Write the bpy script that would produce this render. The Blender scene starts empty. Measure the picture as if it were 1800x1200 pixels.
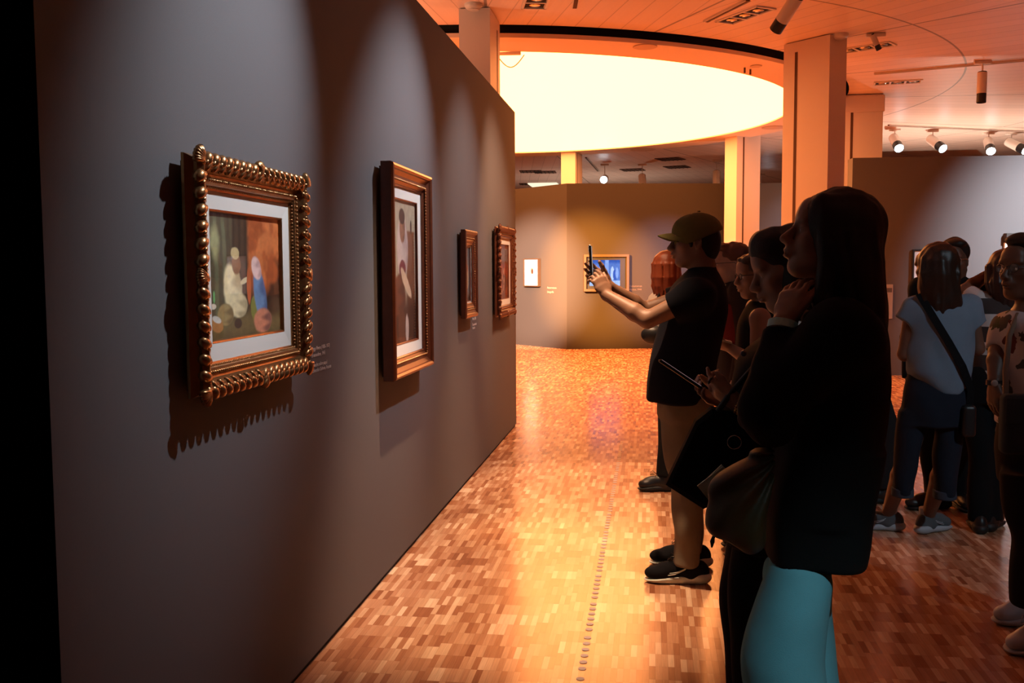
import bpy, math, random
import numpy as np
from mathutils import Vector, Matrix

random.seed(7)
C = bpy.context.scene.collection
SC = bpy.context.scene
PI = math.pi
R_ = math.radians

# ------------------------------------------------------------------ camera
FPX = 1700.0
CAM = np.array([0.0, 0.0, 1.52])
def _basis(yaw, pitch, roll):
    fw = np.array([-math.sin(yaw)*math.cos(pitch), math.cos(yaw)*math.cos(pitch), math.sin(pitch)])
    r0 = np.array([math.cos(yaw), math.sin(yaw), 0.0])
    u0 = np.cross(r0, fw)
    return r0*math.cos(roll)+u0*math.sin(roll), -r0*math.sin(roll)+u0*math.cos(roll), fw
CR, CU, CF = _basis(R_(8.2003), R_(-4.2964), R_(-0.3))
cam_data = bpy.data.cameras.new('camera')
cam_data.sensor_width = 36.0
cam_data.lens = FPX/1800*36
cam_data.clip_end = 200
cam = bpy.data.objects.new('camera', cam_data)
M = Matrix.Identity(4)
for i in range(3):
    M[i][0] = CR[i]; M[i][1] = CU[i]; M[i][2] = -CF[i]; M[i][3] = CAM[i]
cam.matrix_world = M
C.objects.link(cam)
SC.camera = cam

# ------------------------------------------------------------------ world, exposure, big lights
w = bpy.data.worlds.new('world'); SC.world = w; w.use_nodes = True
w.node_tree.nodes['Background'].inputs[0].default_value = (0.05, 0.04, 0.05, 1)
w.node_tree.nodes['Background'].inputs[1].default_value = 0.2
SC.view_settings.view_transform = 'Standard'
SC.view_settings.look = 'None'
SC.view_settings.exposure = 0.0
SC.view_settings.gamma = 1.0
SC.view_settings.use_curve_mapping = False
DISC_RGB = (9.5, 3.0, 0.78)       # radiance of the luminous round ceiling (red channel clips to cream)
DISC_STR = 1.0

# ------------------------------------------------------------------ helpers
def ray(x, y): return CF + CR*(x-900)/FPX - CU*(y-600)/FPX
def onY(x, y, Y): d = ray(x, y); return CAM + d*(Y/d[1])
def onX(x, y, X): d = ray(x, y); return CAM + d*(X/d[0])
def onZ(x, y, Z): d = ray(x, y); return CAM + d*((Z-CAM[2])/d[2])
def V(*a): return np.array(a, float)
def unit(a): a = np.asarray(a, float); return a/(np.linalg.norm(a)+1e-12)

def tag(o, label=None, cat=None, group=None, kind=None):
    if label: o['label'] = label
    if cat: o['category'] = cat
    if group: o['group'] = group
    if kind: o['kind'] = kind
    return o
def empty(name, loc, label=None, cat=None, group=None, rot=None):
    o = bpy.data.objects.new(name, None); o.empty_display_size = 0.1
    o.location = tuple(loc)
    if rot is not None: o.rotation_euler = rot
    C.objects.link(o); tag(o, label, cat, group)
    return o
BASE = {}
def link(name, me, m, parent=None):
    o = bpy.data.objects.new(name, me)
    if m is not None:
        me.materials.clear(); me.materials.append(m)
    C.objects.link(o)
    if parent is not None: o.parent = parent
    return o

class MB:
    """collects simple solids into one mesh"""
    def __init__(s): s.v = []; s.f = []; s.sm = []
    def add(s, vs, fs, smooth=False):
        b = len(s.v); s.v += [tuple(map(float, q)) for q in vs]
        s.f += [tuple(b+i for i in f) for f in fs]; s.sm += [smooth]*len(fs); return s
    def box(s, c, h, X=(1,0,0), Y=(0,1,0), Z=(0,0,1), bev=0.0):
        c = np.array(c, float); X = np.array(X, float)*h[0]; Y = np.array(Y, float)*h[1]; Z = np.array(Z, float)*h[2]
        if bev <= 0:
            vs = [c+a*X+b*Y+d*Z for d in (-1, 1) for b in (-1, 1) for a in (-1, 1)]
            fs = [(0,2,3,1),(4,5,7,6),(0,1,5,4),(2,6,7,3),(0,4,6,2),(1,3,7,5)]
            return s.add(vs, fs)
        bx, by, bz = (min(1, bev/max(q, 1e-6)) for q in h)
        vs = []
        idx = {}
        for d in (-1, 1):
            for b in (-1, 1):
                for a in (-1, 1):
                    for k in range(3):
                        f = [1-bx, 1-by, 1-bz]; f[k] = 1
                        idx[(a, b, d, k)] = len(vs)
                        vs.append(c+a*X*f[0]+b*Y*f[1]+d*Z*f[2])
        fs = []
        for k in range(3):
            o1, o2 = [q for q in range(3) if q != k]
            for sg in (-1, 1):
                cor = []
                for p, q in ((-1,-1),(1,-1),(1,1),(-1,1)):
                    t = [0,0,0]; t[k] = sg; t[o1] = p; t[o2] = q
                    cor.append(idx[(t[0],t[1],t[2],k)])
                if (sg > 0) ^ (k == 1): fs.append(tuple(cor))
                else: fs.append(tuple(cor[::-1]))
        for k in range(3):
            o1, o2 = [q for q in range(3) if q != k]
            for p in (-1, 1):
                for q in (-1, 1):
                    t0 = [0,0,0]; t0[o1] = p; t0[o2] = q; t1 = list(t0); t0[k] = -1; t1[k] = 1
                    fs.append((idx[(*t0, o1)], idx[(*t1, o1)], idx[(*t1, o2)], idx[(*t0, o2)]))
        for a in (-1, 1):
            for b in (-1, 1):
                for d in (-1, 1): fs.append(tuple(idx[(a,b,d,k)] for k in range(3)))
        return s.add(vs, fs)
    def tube(s, a, b, ra, rb=None, n=16, cap=True, smooth=True):
        rb = ra if rb is None else rb
        a = np.array(a, float); b = np.array(b, float); d = unit(b-a)
        u = unit(np.cross(d, (0,0,1) if abs(d[2]) < .9 else (1,0,0))); v = np.cross(d, u)
        vs = []
        for c, r in ((a, ra), (b, rb)):
            for i in range(n):
                t = 2*PI*i/n; vs.append(c+r*(math.cos(t)*u+math.sin(t)*v))
        s.add(vs, [(i, (i+1) % n, n+(i+1) % n, n+i) for i in range(n)], smooth)
        if cap:
            s.add([vs[i] for i in range(n)], [tuple(range(n))[::-1]]); s.add([vs[n+i] for i in range(n)], [tuple(range(n))])
        return s
    def path(s, pts, r, n=8, closed=False):
        pts = [np.array(p, float) for p in pts]; N = len(pts); vs = []; up = None
        for i in range(N):
            if closed: d = unit(pts[(i+1) % N]-pts[i-1])
            else: d = unit(pts[min(i+1, N-1)]-pts[max(i-1, 0)])
            if up is None: up = unit(np.cross(d, (0.13, 0.2, 1)))
            up = unit(up-d*np.dot(up, d)); v = np.cross(d, up)
            rr = r[i] if hasattr(r, '__len__') else r
            for k in range(n):
                t = 2*PI*k/n; vs.append(pts[i]+rr*(math.cos(t)*up+math.sin(t)*v))
        fs = []
        for i in range(N if closed else N-1):
            j = (i+1) % N
            for k in range(n): fs.append((i*n+k, i*n+(k+1) % n, j*n+(k+1) % n, j*n+k))
        s.add(vs, fs, True)
        if not closed:
            s.add(vs[:n], [tuple(range(n))[::-1]]); s.add(vs[-n:], [tuple(range(n))])
        return s
    def ell(s, c, r, R=None, nu=12, nv=8):
        c = np.array(c, float); R = np.eye(3) if R is None else np.array(R, float); vs = []
        for j in range(1, nv):
            ph = PI*j/nv
            for i in range(nu):
                t = 2*PI*i/nu
                vs.append(c+R@np.array([r[0]*math.sin(ph)*math.cos(t), r[1]*math.sin(ph)*math.sin(t), r[2]*math.cos(ph)]))
        top = len(vs); vs.append(c+R@np.array([0,0,r[2]])); vs.append(c-R@np.array([0,0,r[2]]))
        fs = []
        for j in range(nv-2):
            for i in range(nu): fs.append((j*nu+i, (j+1)*nu+i, (j+1)*nu+(i+1) % nu, j*nu+(i+1) % nu))
        for i in range(nu):
            fs.append((top, i, (i+1) % nu)); b = (nv-2)*nu; fs.append((top+1, b+(i+1) % nu, b+i))
        return s.add(vs, fs, True)
    def lathe(s, c, prof, n=48, axis='z', smooth=True):
        c = np.array(c, float); vs = []
        for r, z in prof:
            for i in range(n):
                t = 2*PI*i/n; vs.append(c+np.array([r*math.cos(t), r*math.sin(t), z]))
        fs = [(j*n+i, j*n+(i+1) % n, (j+1)*n+(i+1) % n, (j+1)*n+i) for j in range(len(prof)-1) for i in range(n)]
        return s.add(vs, fs, smooth)
    def prism(s, poly, z0, z1):
        n = len(poly); vs = [(x, y, z0) for x, y in poly]+[(x, y, z1) for x, y in poly]
        return s.add(vs, [tuple(range(n))[::-1], tuple(range(n, 2*n))]+[(i, (i+1) % n, n+(i+1) % n, n+i) for i in range(n)])
    def build(s, name, m, parent=None, off=None):
        me = bpy.data.meshes.new(name)
        vs = s.v if off is None else [tuple(np.array(q)-off) for q in s.v]
        me.from_pydata(vs, [], s.f); me.polygons.foreach_set('use_smooth', s.sm); me.validate(); me.update()
        return link(name, me, m, parent)

def struct(o): o['kind'] = 'structure'; return o

# ------------------------------------------------------------------ materials
def nt(name):
    m = bpy.data.materials.new(name); m.use_nodes = True
    return m, m.node_tree.nodes, m.node_tree.links, m.node_tree.nodes['Principled BSDF']
def mat(name, col, rough=.6, metal=0., bump=0., bscale=200., var=0., vscale=8., spec=.5, sheen=0., coat=0., sss=0.):
    m, N, L, b = nt(name)
    b.inputs['Base Color'].default_value = (*col, 1); b.inputs['Roughness'].default_value = rough
    b.inputs['Metallic'].default_value = metal; b.inputs['Specular IOR Level'].default_value = spec
    if sheen: b.inputs['Sheen Weight'].default_value = sheen
    if coat: b.inputs['Coat Weight'].default_value = coat; b.inputs['Coat Roughness'].default_value = .15
    if sss:
        b.inputs['Subsurface Weight'].default_value = sss; b.inputs['Subsurface Radius'].default_value = (.012, .005, .003)
        b.inputs['Subsurface Scale'].default_value = 1.0
    tc = N.new('ShaderNodeTexCoord')
    if var:
        n = N.new('ShaderNodeTexNoise'); n.inputs['Scale'].default_value = vscale; n.inputs['Detail'].default_value = 5
        L.new(tc.outputs['Object'], n.inputs['Vector'])
        r = N.new('ShaderNodeMapRange'); r.inputs['To Min'].default_value = 1-var; r.inputs['To Max'].default_value = 1+var
        L.new(n.outputs['Fac'], r.inputs['Value'])
        mx = N.new('ShaderNodeVectorMath'); mx.operation = 'SCALE'; mx.inputs[0].default_value = col
        L.new(r.outputs[0], mx.inputs['Scale']); L.new(mx.outputs[0], b.inputs['Base Color'])
    if bump:
        n = N.new('ShaderNodeTexNoise'); n.inputs['Scale'].default_value = bscale; n.inputs['Detail'].default_value = 3
        L.new(tc.outputs['Object'], n.inputs['Vector'])
        bp = N.new('ShaderNodeBump'); bp.inputs['Strength'].default_value = bump; bp.inputs['Distance'].default_value = .002
        L.new(n.outputs['Fac'], bp.inputs['Height']); L.new(bp.outputs[0], b.inputs['Normal'])
    return m
def emis(name, col, st):
    m, N, L, b = nt(name)
    b.inputs['Base Color'].default_value = (0, 0, 0, 1); b.inputs['Emission Color'].default_value = (*col, 1)
    b.inputs['Emission Strength'].default_value = st
    return m
def vcol(name, rough=.6, em=0., coat=0.):
    m, N, L, b = nt(name)
    a = N.new('ShaderNodeVertexColor'); a.layer_name = 'paint'
    b.inputs['Roughness'].default_value = rough
    if em:
        b.inputs['Base Color'].default_value = (0, 0, 0, 1); L.new(a.outputs[0], b.inputs['Emission Color']); b.inputs['Emission Strength'].default_value = em
    else: L.new(a.outputs[0], b.inputs['Base Color'])
    return m
def math_node(N, L, op, a, b=None, c=None):
    n = N.new('ShaderNodeMath'); n.operation = op
    for i, q in enumerate((a, b, c)):
        if q is None: continue
        if isinstance(q, (int, float)): n.inputs[i].default_value = q
        else: L.new(q, n.inputs[i])
    return n.outputs[0]
C0 = (-2.35, 14.75); RC = (-2.60, 15.25); ZC = 4.0      # centre of the round ceiling, ceiling height
STEP = 21.2; A0 = -39.5

def floor_mat():
    m, N, L, b = nt('parquet')
    tc = N.new('ShaderNodeTexCoord'); sp = N.new('ShaderNodeSeparateXYZ'); L.new(tc.outputs['Object'], sp.inputs[0])
    mt = lambda *a: math_node(N, L, *a)
    X, Y = sp.outputs[0], sp.outputs[1]
    u = mt('DIVIDE', X, .024); ui = mt('FLOOR', u); uf = mt('FRACT', u)
    g = mt('FLOOR', mt('DIVIDE', X, .024*5))
    wn0 = N.new('ShaderNodeTexWhiteNoise'); wn0.noise_dimensions = '1D'; L.new(g, wn0.inputs['W'])
    v = mt('ADD', mt('DIVIDE', Y, .12), mt('MULTIPLY', mt('ROUND', mt('MULTIPLY', wn0.outputs[0], 3.0)), .3333))
    vi = mt('FLOOR', v); vf = mt('FRACT', v)
    cb = N.new('ShaderNodeCombineXYZ'); L.new(ui, cb.inputs[0]); L.new(vi, cb.inputs[1])
    wn = N.new('ShaderNodeTexWhiteNoise'); wn.noise_dimensions = '2D'; L.new(cb.outputs[0], wn.inputs['Vector'])
    # colour clusters by block too
    cb2 = N.new('ShaderNodeCombineXYZ'); L.new(g, cb2.inputs[0]); L.new(vi, cb2.inputs[1])
    wn2 = N.new('ShaderNodeTexWhiteNoise'); wn2.noise_dimensions = '2D'; L.new(cb2.outputs[0], wn2.inputs['Vector'])
    f = mt('ADD', mt('MULTIPLY', wn.outputs[0], .72), mt('MULTIPLY', wn2.outputs[0], .28))
    rp = N.new('ShaderNodeValToRGB'); e = rp.color_ramp.elements
    e[0].position = .05; e[0].color = (.30, .11, .05, 1); e[1].position = .95; e[1].color = (.84, .60, .42, 1)
    for p, c in ((.3, (.44, .19, .095)), (.55, (.55, .28, .16)), (.75, (.64, .38, .23))):
        q = e.new(p); q.color = (*c, 1)
    L.new(f, rp.inputs[0])
    gr = N.new('ShaderNodeTexNoise'); gr.inputs['Scale'].default_value = 1; gr.inputs['Detail'].default_value = 4
    mp = N.new('ShaderNodeMapping'); mp.inputs['Scale'].default_value = (160, 9, 1); L.new(tc.outputs['Object'], mp.inputs[0])
    av = N.new('ShaderNodeVectorMath'); L.new(mp.outputs[0], av.inputs[0]); L.new(wn.outputs['Color'], av.inputs[1]); L.new(av.outputs[0], gr.inputs['Vector'])
    gs = mt('ADD', mt('MULTIPLY', gr.outputs[0], .5), .75)
    eu = mt('MINIMUM', uf, mt('SUBTRACT', 1, uf)); ev = mt('MINIMUM', vf, mt('SUBTRACT', 1, vf))
    ln = mt('MAXIMUM', mt('LESS_THAN', eu, .018), mt('LESS_THAN', ev, .005))
    sc = mt('MULTIPLY', gs, mt('SUBTRACT', 1, mt('MULTIPLY', ln, .35)))
    vm = N.new('ShaderNodeVectorMath'); vm.operation = 'SCALE'; L.new(rp.outputs[0], vm.inputs[0]); L.new(sc, vm.inputs['Scale'])
    L.new(vm.outputs[0], b.inputs['Base Color'])
    rn = N.new('ShaderNodeTexNoise'); rn.inputs['Scale'].default_value = 1.3; rn.inputs['Detail'].default_value = 6; L.new(tc.outputs['Object'], rn.inputs['Vector'])
    L.new(mt('ADD', mt('MULTIPLY', rn.outputs[0], .12), mt('ADD', .14, mt('MULTIPLY', wn.outputs[0], .05))), b.inputs['Roughness'])
    b.inputs['Specular IOR Level'].default_value = .42; b.inputs['Coat Weight'].default_value = .12; b.inputs['Coat Roughness'].default_value = .12
    bp = N.new('ShaderNodeBump'); bp.inputs['Strength'].default_value = .15; bp.inputs['Distance'].default_value = .001
    L.new(mt('SUBTRACT', wn.outputs[0], ln), bp.inputs['Height']); L.new(bp.outputs[0], b.inputs['Normal'])
    return m
def ceil_mat():
    m, N, L, b = nt('radial_plank_ceiling')
    tc = N.new('ShaderNodeTexCoord'); sp = N.new('ShaderNodeSeparateXYZ'); L.new(tc.outputs['Object'], sp.inputs[0])
    mt = lambda *a: math_node(N, L, *a)
    X = mt('SUBTRACT', sp.outputs[0], C0[0]); Y = mt('SUBTRACT', sp.outputs[1], C0[1])
    an = mt('DIVIDE', mt('SUBTRACT', mt('ARCTAN2', Y, X), R_(A0)), R_(STEP))
    k = mt('FLOOR', an); md = mt('ADD', mt('MULTIPLY', mt('ADD', k, .5), R_(STEP)), R_(A0))
    r = mt('SQRT', mt('ADD', mt('MULTIPLY', X, X), mt('MULTIPLY', Y, Y)))
    lat = mt('SUBTRACT', mt('MULTIPLY', Y, mt('COSINE', md)), mt('MULTIPLY', X, mt('SINE', md)))
    al = mt('ADD', mt('MULTIPLY', X, mt('COSINE', md)), mt('MULTIPLY', Y, mt('SINE', md)))
    pf = mt('FRACT', mt('DIVIDE', lat, .25)); pe = mt('MINIMUM', pf, mt('SUBTRACT', 1, pf))
    far = mt('GREATER_THAN', al, 8.2)
    line = mt('MULTIPLY', mt('LESS_THAN', pe, .022), .5)
    line2 = mt('MULTIPLY', mt('LESS_THAN', mt('MINIMUM', mt('FRACT', mt('DIVIDE', al, 1.15)), 1), .018), far)
    dA = mt('MULTIPLY', mt('ABSOLUTE', mt('SUBTRACT', an, mt('ROUND', an))), mt('MULTIPLY', r, R_(STEP)))
    sec = mt('LESS_THAN', dA, .014)
    arc = mt('LESS_THAN', mt('ABSOLUTE', mt('SUBTRACT', r, 6.47)), .012)
    ln = mt('MAXIMUM', mt('MAXIMUM', line, line2), mt('MAXIMUM', sec, arc))
    cb = N.new('ShaderNodeCombineXYZ'); L.new(mt('FLOOR', mt('DIVIDE', lat, .25)), cb.inputs[0]); L.new(k, cb.inputs[1])
    wn = N.new('ShaderNodeTexWhiteNoise'); wn.noise_dimensions = '2D'; L.new(cb.outputs[0], wn.inputs['Vector'])
    # brushed streaks along each plank
    cv = N.new('ShaderNodeCombineXYZ'); L.new(mt('MULTIPLY', lat, 40), cv.inputs[0]); L.new(mt('MULTIPLY', al, 1.2), cv.inputs[1]); L.new(k, cv.inputs[2])
    ns = N.new('ShaderNodeTexNoise'); ns.inputs['Scale'].default_value = 1; ns.inputs['Detail'].default_value = 3; L.new(cv.outputs[0], ns.inputs['Vector'])
    s = mt('MULTIPLY', mt('ADD', .86, mt('ADD', mt('MULTIPLY', wn.outputs[0], .08), mt('MULTIPLY', ns.outputs[0], .10))), mt('SUBTRACT', 1, mt('MULTIPLY', ln, .62)))
    vm = N.new('ShaderNodeVectorMath'); vm.operation = 'SCALE'; vm.inputs[0].default_value = (.90, .74, .66); L.new(s, vm.inputs['Scale'])
    L.new(vm.outputs[0], b.inputs['Base Color']); b.inputs['Roughness'].default_value = .42
    bp = N.new('ShaderNodeBump'); bp.inputs['Strength'].default_value = .2; bp.inputs['Distance'].default_value = .004
    L.new(mt('SUBTRACT', 1, ln), bp.inputs['Height']); L.new(bp.outputs[0], b.inputs['Normal'])
    return m
MT = {}
MT['floor'] = floor_mat(); MT['ceiling'] = ceil_mat()
MT['wall'] = mat('grey_wall_paint', (.108, .102, .108), .85, bump=.25, bscale=500, var=.03, vscale=3)
MT['wall_far'] = mat('taupe_wall_paint', (.032, .027, .026), .85, bump=.25, bscale=400, var=.03, vscale=3)
MT['wall_ochre'] = mat('ochre_wall_paint', (.018, .013, .011), .85, bump=.25, bscale=400, var=.03, vscale=3)
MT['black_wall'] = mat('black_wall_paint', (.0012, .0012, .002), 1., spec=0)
MT['shell'] = mat('pale_wall', (.30, .28, .27), .9)
MT['pillar'] = mat('pillar_paint', (.78, .70, .66), .6, bump=.1, bscale=300)
MT['soffit'] = mat('soffit_paint', (.85, .68, .55), .6)
MT['void'] = mat('void_black', (.01, .009, .008), .9)
MT['groove'] = mat('groove_dark', (.10, .05, .03), .8)
MT['disc'] = emis('luminous_ceiling', DISC_RGB, DISC_STR)
MT['white_metal'] = mat('white_metal', (.8, .76, .72), .4)
MT['black_metal'] = mat('black_metal', (.012, .012, .014), .4)
MT['lens'] = emis('lamp_lens', (.85, .95, 1.0), 14)
MT['reflector'] = mat('lamp_reflector', (.7, .55, .4), .15, metal=1)
MT['gold'] = mat('carved_gilt', (.42, .22, .09), .30, metal=.9, bump=.35, bscale=130, var=.3, vscale=35)
MT['gold_dark'] = mat('dark_gilt_side', (.05, .022, .010), .5, metal=.3, bump=.2)
MT['redwood'] = mat('red_brown_frame', (.13, .034, .013), .36, metal=.1, var=.3, vscale=25, coat=.4)
MT['linen'] = mat('linen_liner', (.74, .71, .66), .9, bump=.3, bscale=700)
MT['text'] = mat('label_letters', (.72, .72, .72), .7)
MT['glass'] = None
def glass_mat():
    m, N, L, b = nt('picture_glass'); N.remove(b)
    out = N['Material Output']; tr = N.new('ShaderNodeBsdfTransparent'); gl = N.new('ShaderNodeBsdfGlossy')
    gl.inputs['Roughness'].default_value = .02; gl.inputs['Color'].default_value = (1, 1, 1, 1)
    fr = N.new('ShaderNodeFresnel'); fr.inputs['IOR'].default_value = 1.35; ge = N.new('ShaderNodeNewGeometry')
    ff = math_node(N, L, 'MULTIPLY', fr.outputs[0], math_node(N, L, 'SUBTRACT', 1, ge.outputs['Backfacing']))
    mx = N.new('ShaderNodeMixShader'); L.new(ff, mx.inputs[0]); L.new(tr.outputs[0], mx.inputs[1]); L.new(gl.outputs[0], mx.inputs[2]); L.new(mx.outputs[0], out.inputs[0])
    return m
MT['glass'] = glass_mat()
MT['art'] = vcol('painted_picture', .55)
MT['screen'] = vcol('screen_picture', em=1.15)
MT['screen'].node_tree.nodes['Principled BSDF'].inputs['Specular IOR Level'].default_value = 0
MT['birch'] = mat('pale_wood_frame', (.055, .030, .016), .6)
MT['chrome'] = mat('chrome', (.8, .8, .8), .15, metal=1)

# ------------------------------------------------------------------ the setting
b = MB(); b.box((-2, 14, -.05), (22, 24, .05)); struct(b.build('floor', MT['floor']))
# ceiling: ring of surface around the round opening
b = MB(); n = 144; vs = []
for r in (5.41, 7, 9, 12, 16, 22, 34):
    for i in range(n):
        t = 2*PI*i/n; vs.append((RC[0]+r*math.cos(t), RC[1]+r*math.sin(t), ZC))
fs = [((j+1)*n+i, (j+1)*n+(i+1) % n, j*n+(i+1) % n, j*n+i) for j in range(6) for i in range(n)]
b.add(vs, fs); struct(b.build('ceiling', MT['ceiling']))
b = MB(); b.lathe((*RC, 0), [(5.42, 4.0), (5.42, 4.4), (.01, 4.4)], n); struct(b.build('trim_3', MT['void']))
b = MB(); b.lathe((*RC, 0), [(5.28, 3.93), (5.28, 4.38)], n); struct(b.build('trim_4', MT['void']))
# suspended soffit ring and the luminous membrane inside it
b = MB(); b.lathe((*RC, 0), [(5.28, 3.935), (5.33, 3.935), (5.33, 3.89), (4.69, 3.89), (4.69, 3.96)], n, smooth=False); struct(b.build('trim_1', MT['soffit']))
lum = empty('luminous_ceiling_disc', (*RC, 3.91), 'huge round cream-white luminous ceiling panel set inside the orange ring', 'ceiling light')
b = MB(); b.lathe((0, 0, 0), [(4.70, 0), (.01, 0)][::-1], n); b.f = [f[::-1] for f in b.f]; b.build('diffuser', MT['disc'], lum)
b = MB(); b.lathe((0, 0, 0), [(4.70, 0), (4.70, .03), (.01, .03)], n); b.build('backing', MT['void'], lum)
# partition wall with the paintings
WX = -1.29
b = MB(); b.box(((WX-1.62)/2, (1.6+9.22)/2, 1.512), ((1.62+WX)/2, (9.22-1.6)/2, 1.488)); struct(b.build('wall_left', MT['wall']))
b = MB(); b.box(((WX-1.62)/2, (1.6+9.22)/2, .012), ((1.60+WX)/2, (9.20-1.6)/2, .012)); struct(b.build('baseboard_left', MT['void']))
b = MB(); b.box((-1.45, .35, 1.65), (.30, 1.36, 1.65)); struct(b.build('wall_near_left', MT['black_wall']))
# folded partition at the far end
ZW = 3.1
def wallseg(name, p, q, z, th, m, side=1):
    p = np.array(p, float); q = np.array(q, float); d = unit(q-p); nrm = np.array([-d[1], d[0]])*side
    poly = [tuple(p), tuple(q), tuple(q+nrm*th), tuple(p+nrm*th)]
    b = MB(); b.prism(poly if side > 0 else poly[::-1], 0, z); return struct(b.build(name, m))
FC = (-1.57, 18.15); FL = (-4.6, 21.1); FR = (1.42, 18.75)
wallseg('wall_far_left', FL, FC, ZW, .2, MT['wall_far'])
wallseg('wall_far_right', FC, FR, ZW, .2, MT['wall_ochre'])
wallseg('wall_back', (1.95, 21.2), (6.5, 21.2), 3.3, .2, MT['wall'])
wallseg('wall_right', (2.76, 14.12), (9.2, 14.45), 3.03, .27, MT['wall'])
# outer shell
for nm, p, q in (('wall_shell_back', (-24, 37), (20, 37)), ('wall_shell_right', (19, 37), (19, -8)), ('wall_shell_left', (-23, -8), (-23, 37)), ('wall_shell_front', (19, -8), (-23, -8))):
    wallseg(nm, p, q, 4.0, .2, MT['shell'])
# pillars round the luminous disc
PILL = {-80: ('white rectangular pillar rising behind the grey painting wall', 1), -40: ('broad orange-lit pillar directly behind the long-haired woman in black', 1),
        0: ('pale pillar with a top collar standing behind the right-hand grey wall', 0), 40: ('cream-lit pillar between the cap man and the far dark wall', 1), 80: ('peach pillar rising behind the corner of the folded far wall', 0),
        120: ('pillar', 0), 160: ('pillar', 0), 200: ('pillar', 0), 240: ('pillar', 0)}
for a, (lab, det) in PILL.items():
    if a > 100: continue
    t = R_(a+.6); c = np.array([-2.55+5.53*math.cos(t), 14.8+5.53*math.sin(t)])
    if a == -80: t = R_(-90); c = np.array([-1.68, 9.56])
    if a == -40: t = R_(-45.5); c = np.array([1.765, 11.20])
    u = np.array([math.cos(t), math.sin(t), 0]); v = np.array([-math.sin(t), math.cos(t), 0])
    e = empty('pillar', (*c, 0), lab, 'pillar')
    off = np.array([*c, 0])
    b = MB(); b.box((*c, 1.995), (.30, .15, 1.995), u, v); b.build('shaft', MT['pillar'], e, off)
    for sgn in (-1, 1):
        b = MB(); b.box(np.array([*c, 1.94])-u*.13+v*sgn*.149, (.018, .0035, 1.94), u, v); b.build('groove', MT['groove'], e, off)
    if a == 0:
        b = MB(); b.box((*c, 3.86), (.32, .17, .12), u, v, bev=.01); b.build('collar', MT['pillar'], e, off)

# ------------------------------------------------------------------ ceiling fittings
def spot(p, aim, lab, lit=True, energy=0, col=(1, .95, .9), size=50, blend=.6, tall=.33, r=.05, grp=None, drop=.10, black=.3):
    e = empty('track_spotlight', (p[0], p[1], ZC), lab, 'spotlight', grp)
    off = np.array([p[0], p[1], ZC]); o = np.array([p[0], p[1], ZC])
    b = MB(); b.box(o+V(0, 0, -.022), (.10, .02, .02), bev=.006); b.build('track_adapter', MT['white_metal'], e, off)
    piv = o+V(0, 0, -.045-drop)
    b = MB(); b.tube(o+V(0, 0, -.04), piv, .009, n=10); b.build('stem', MT['white_metal'], e, off)
    d = unit(np.array(aim, float)-piv)
    a0 = piv-d*.08; a1 = a0+d*tall*(1-black); a2 = a0+d*tall
    b = MB(); b.tube(a0, a1, r, n=24); b.build('lamp_body', MT['white_metal'], e, off)
    b = MB(); b.tube(a0-d*.012, a0, r*.9, r*.97, n=24); b.build('rear_cap', MT['black_metal'], e, off)
    b = MB(); b.tube(a1, a2, r*.985, n=24, cap=False); b.tube(a2, a1, r*.93, n=24, cap=False); b.build('snoot', MT['black_metal'], e, off)
    b = MB(); b.tube(a2-d*.03, a2-d*.012, r*.925, n=24); b.build('lens', MT['lens'] if lit else MT['reflector'], e, off)
    if energy:
        l = bpy.data.lights.new('lamp', 'SPOT'); l.energy = energy; l.color = col; l.spot_size = R_(size); l.spot_blend = blend; l.shadow_soft_size = .03
        lo = bpy.data.objects.new('lamp', l); C.objects.link(lo); lo.parent = e
        q = (Vector(tuple(d))).to_track_quat('-Z', 'Y'); lo.rotation_euler = q.to_euler(); lo.location = tuple(a2+d*.005-off)
    return e
G = 'track spotlights over the painting wall'
cool = (.86, .92, 1.0)
# lamps that light the painting wall (above the frame of the photograph)
spot((.35, 3.55), (WX, 2.95, 1.98), 'track spotlight aimed at the large ornate gilt painting', energy=340, col=cool, size=42, blend=1, grp=G)
spot((.35, 5.6), (WX, 4.95, 1.80), 'track spotlight aimed at the tall red-brown framed painting', energy=330, col=(.90, .93, 1), size=50, blend=1, grp=G)
spot((.35, 6.75), (WX, 6.65, 1.5), 'track spotlight aimed at the small narrow framed painting', energy=200, col=(1, .92, .86), size=54, blend=1, grp=G)
spot((.20, 7.15), (WX, 8.2, 1.5), 'track spotlight aimed at the scalloped frame nearest the wall end', energy=480, col=(1, .62, .38), size=52, blend=1, grp=G)
spot((-.62, 4.5), (-.62, 4.55, 0), 'added warm fill spotlight over the parquet before the near paintings', energy=620, col=(1, .60, .34), size=44, blend=.7, grp=G)  # unseen lamp added only to brighten the near floor
spot((-.45, 6.3), (-.45, 6.4, 0), 'added warm fill spotlight over the parquet before the far paintings', energy=560, col=(1, .60, .34), size=44, blend=.7, grp=G)  # second added floor fill, also out of view
spot((1.4, -.4), (.38, 2.5, .10), 'added cool fill spotlight behind the viewer aimed at the teal trousers', energy=230, col=(.66, .93, 1.0), size=17, blend=1, grp=G)  # added fill lamp that brings out the teal of the trousers

spot((3.4, 1.2), (2.15, 5.3, 1.0), 'added cool fill spotlight behind the viewer aimed at the right-hand group', energy=230, col=(.66, .86, 1.0), size=40, blend=1, grp=G)  # added cool fill from the camera side for the right-hand visitors

def pix_spot(px, py, dz, aimpx, aimY, lab, **k):
    p = onZ(px, py, ZC); return spot((p[0], p[1]), onY(*aimpx, aimY), lab, **k)
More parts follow.
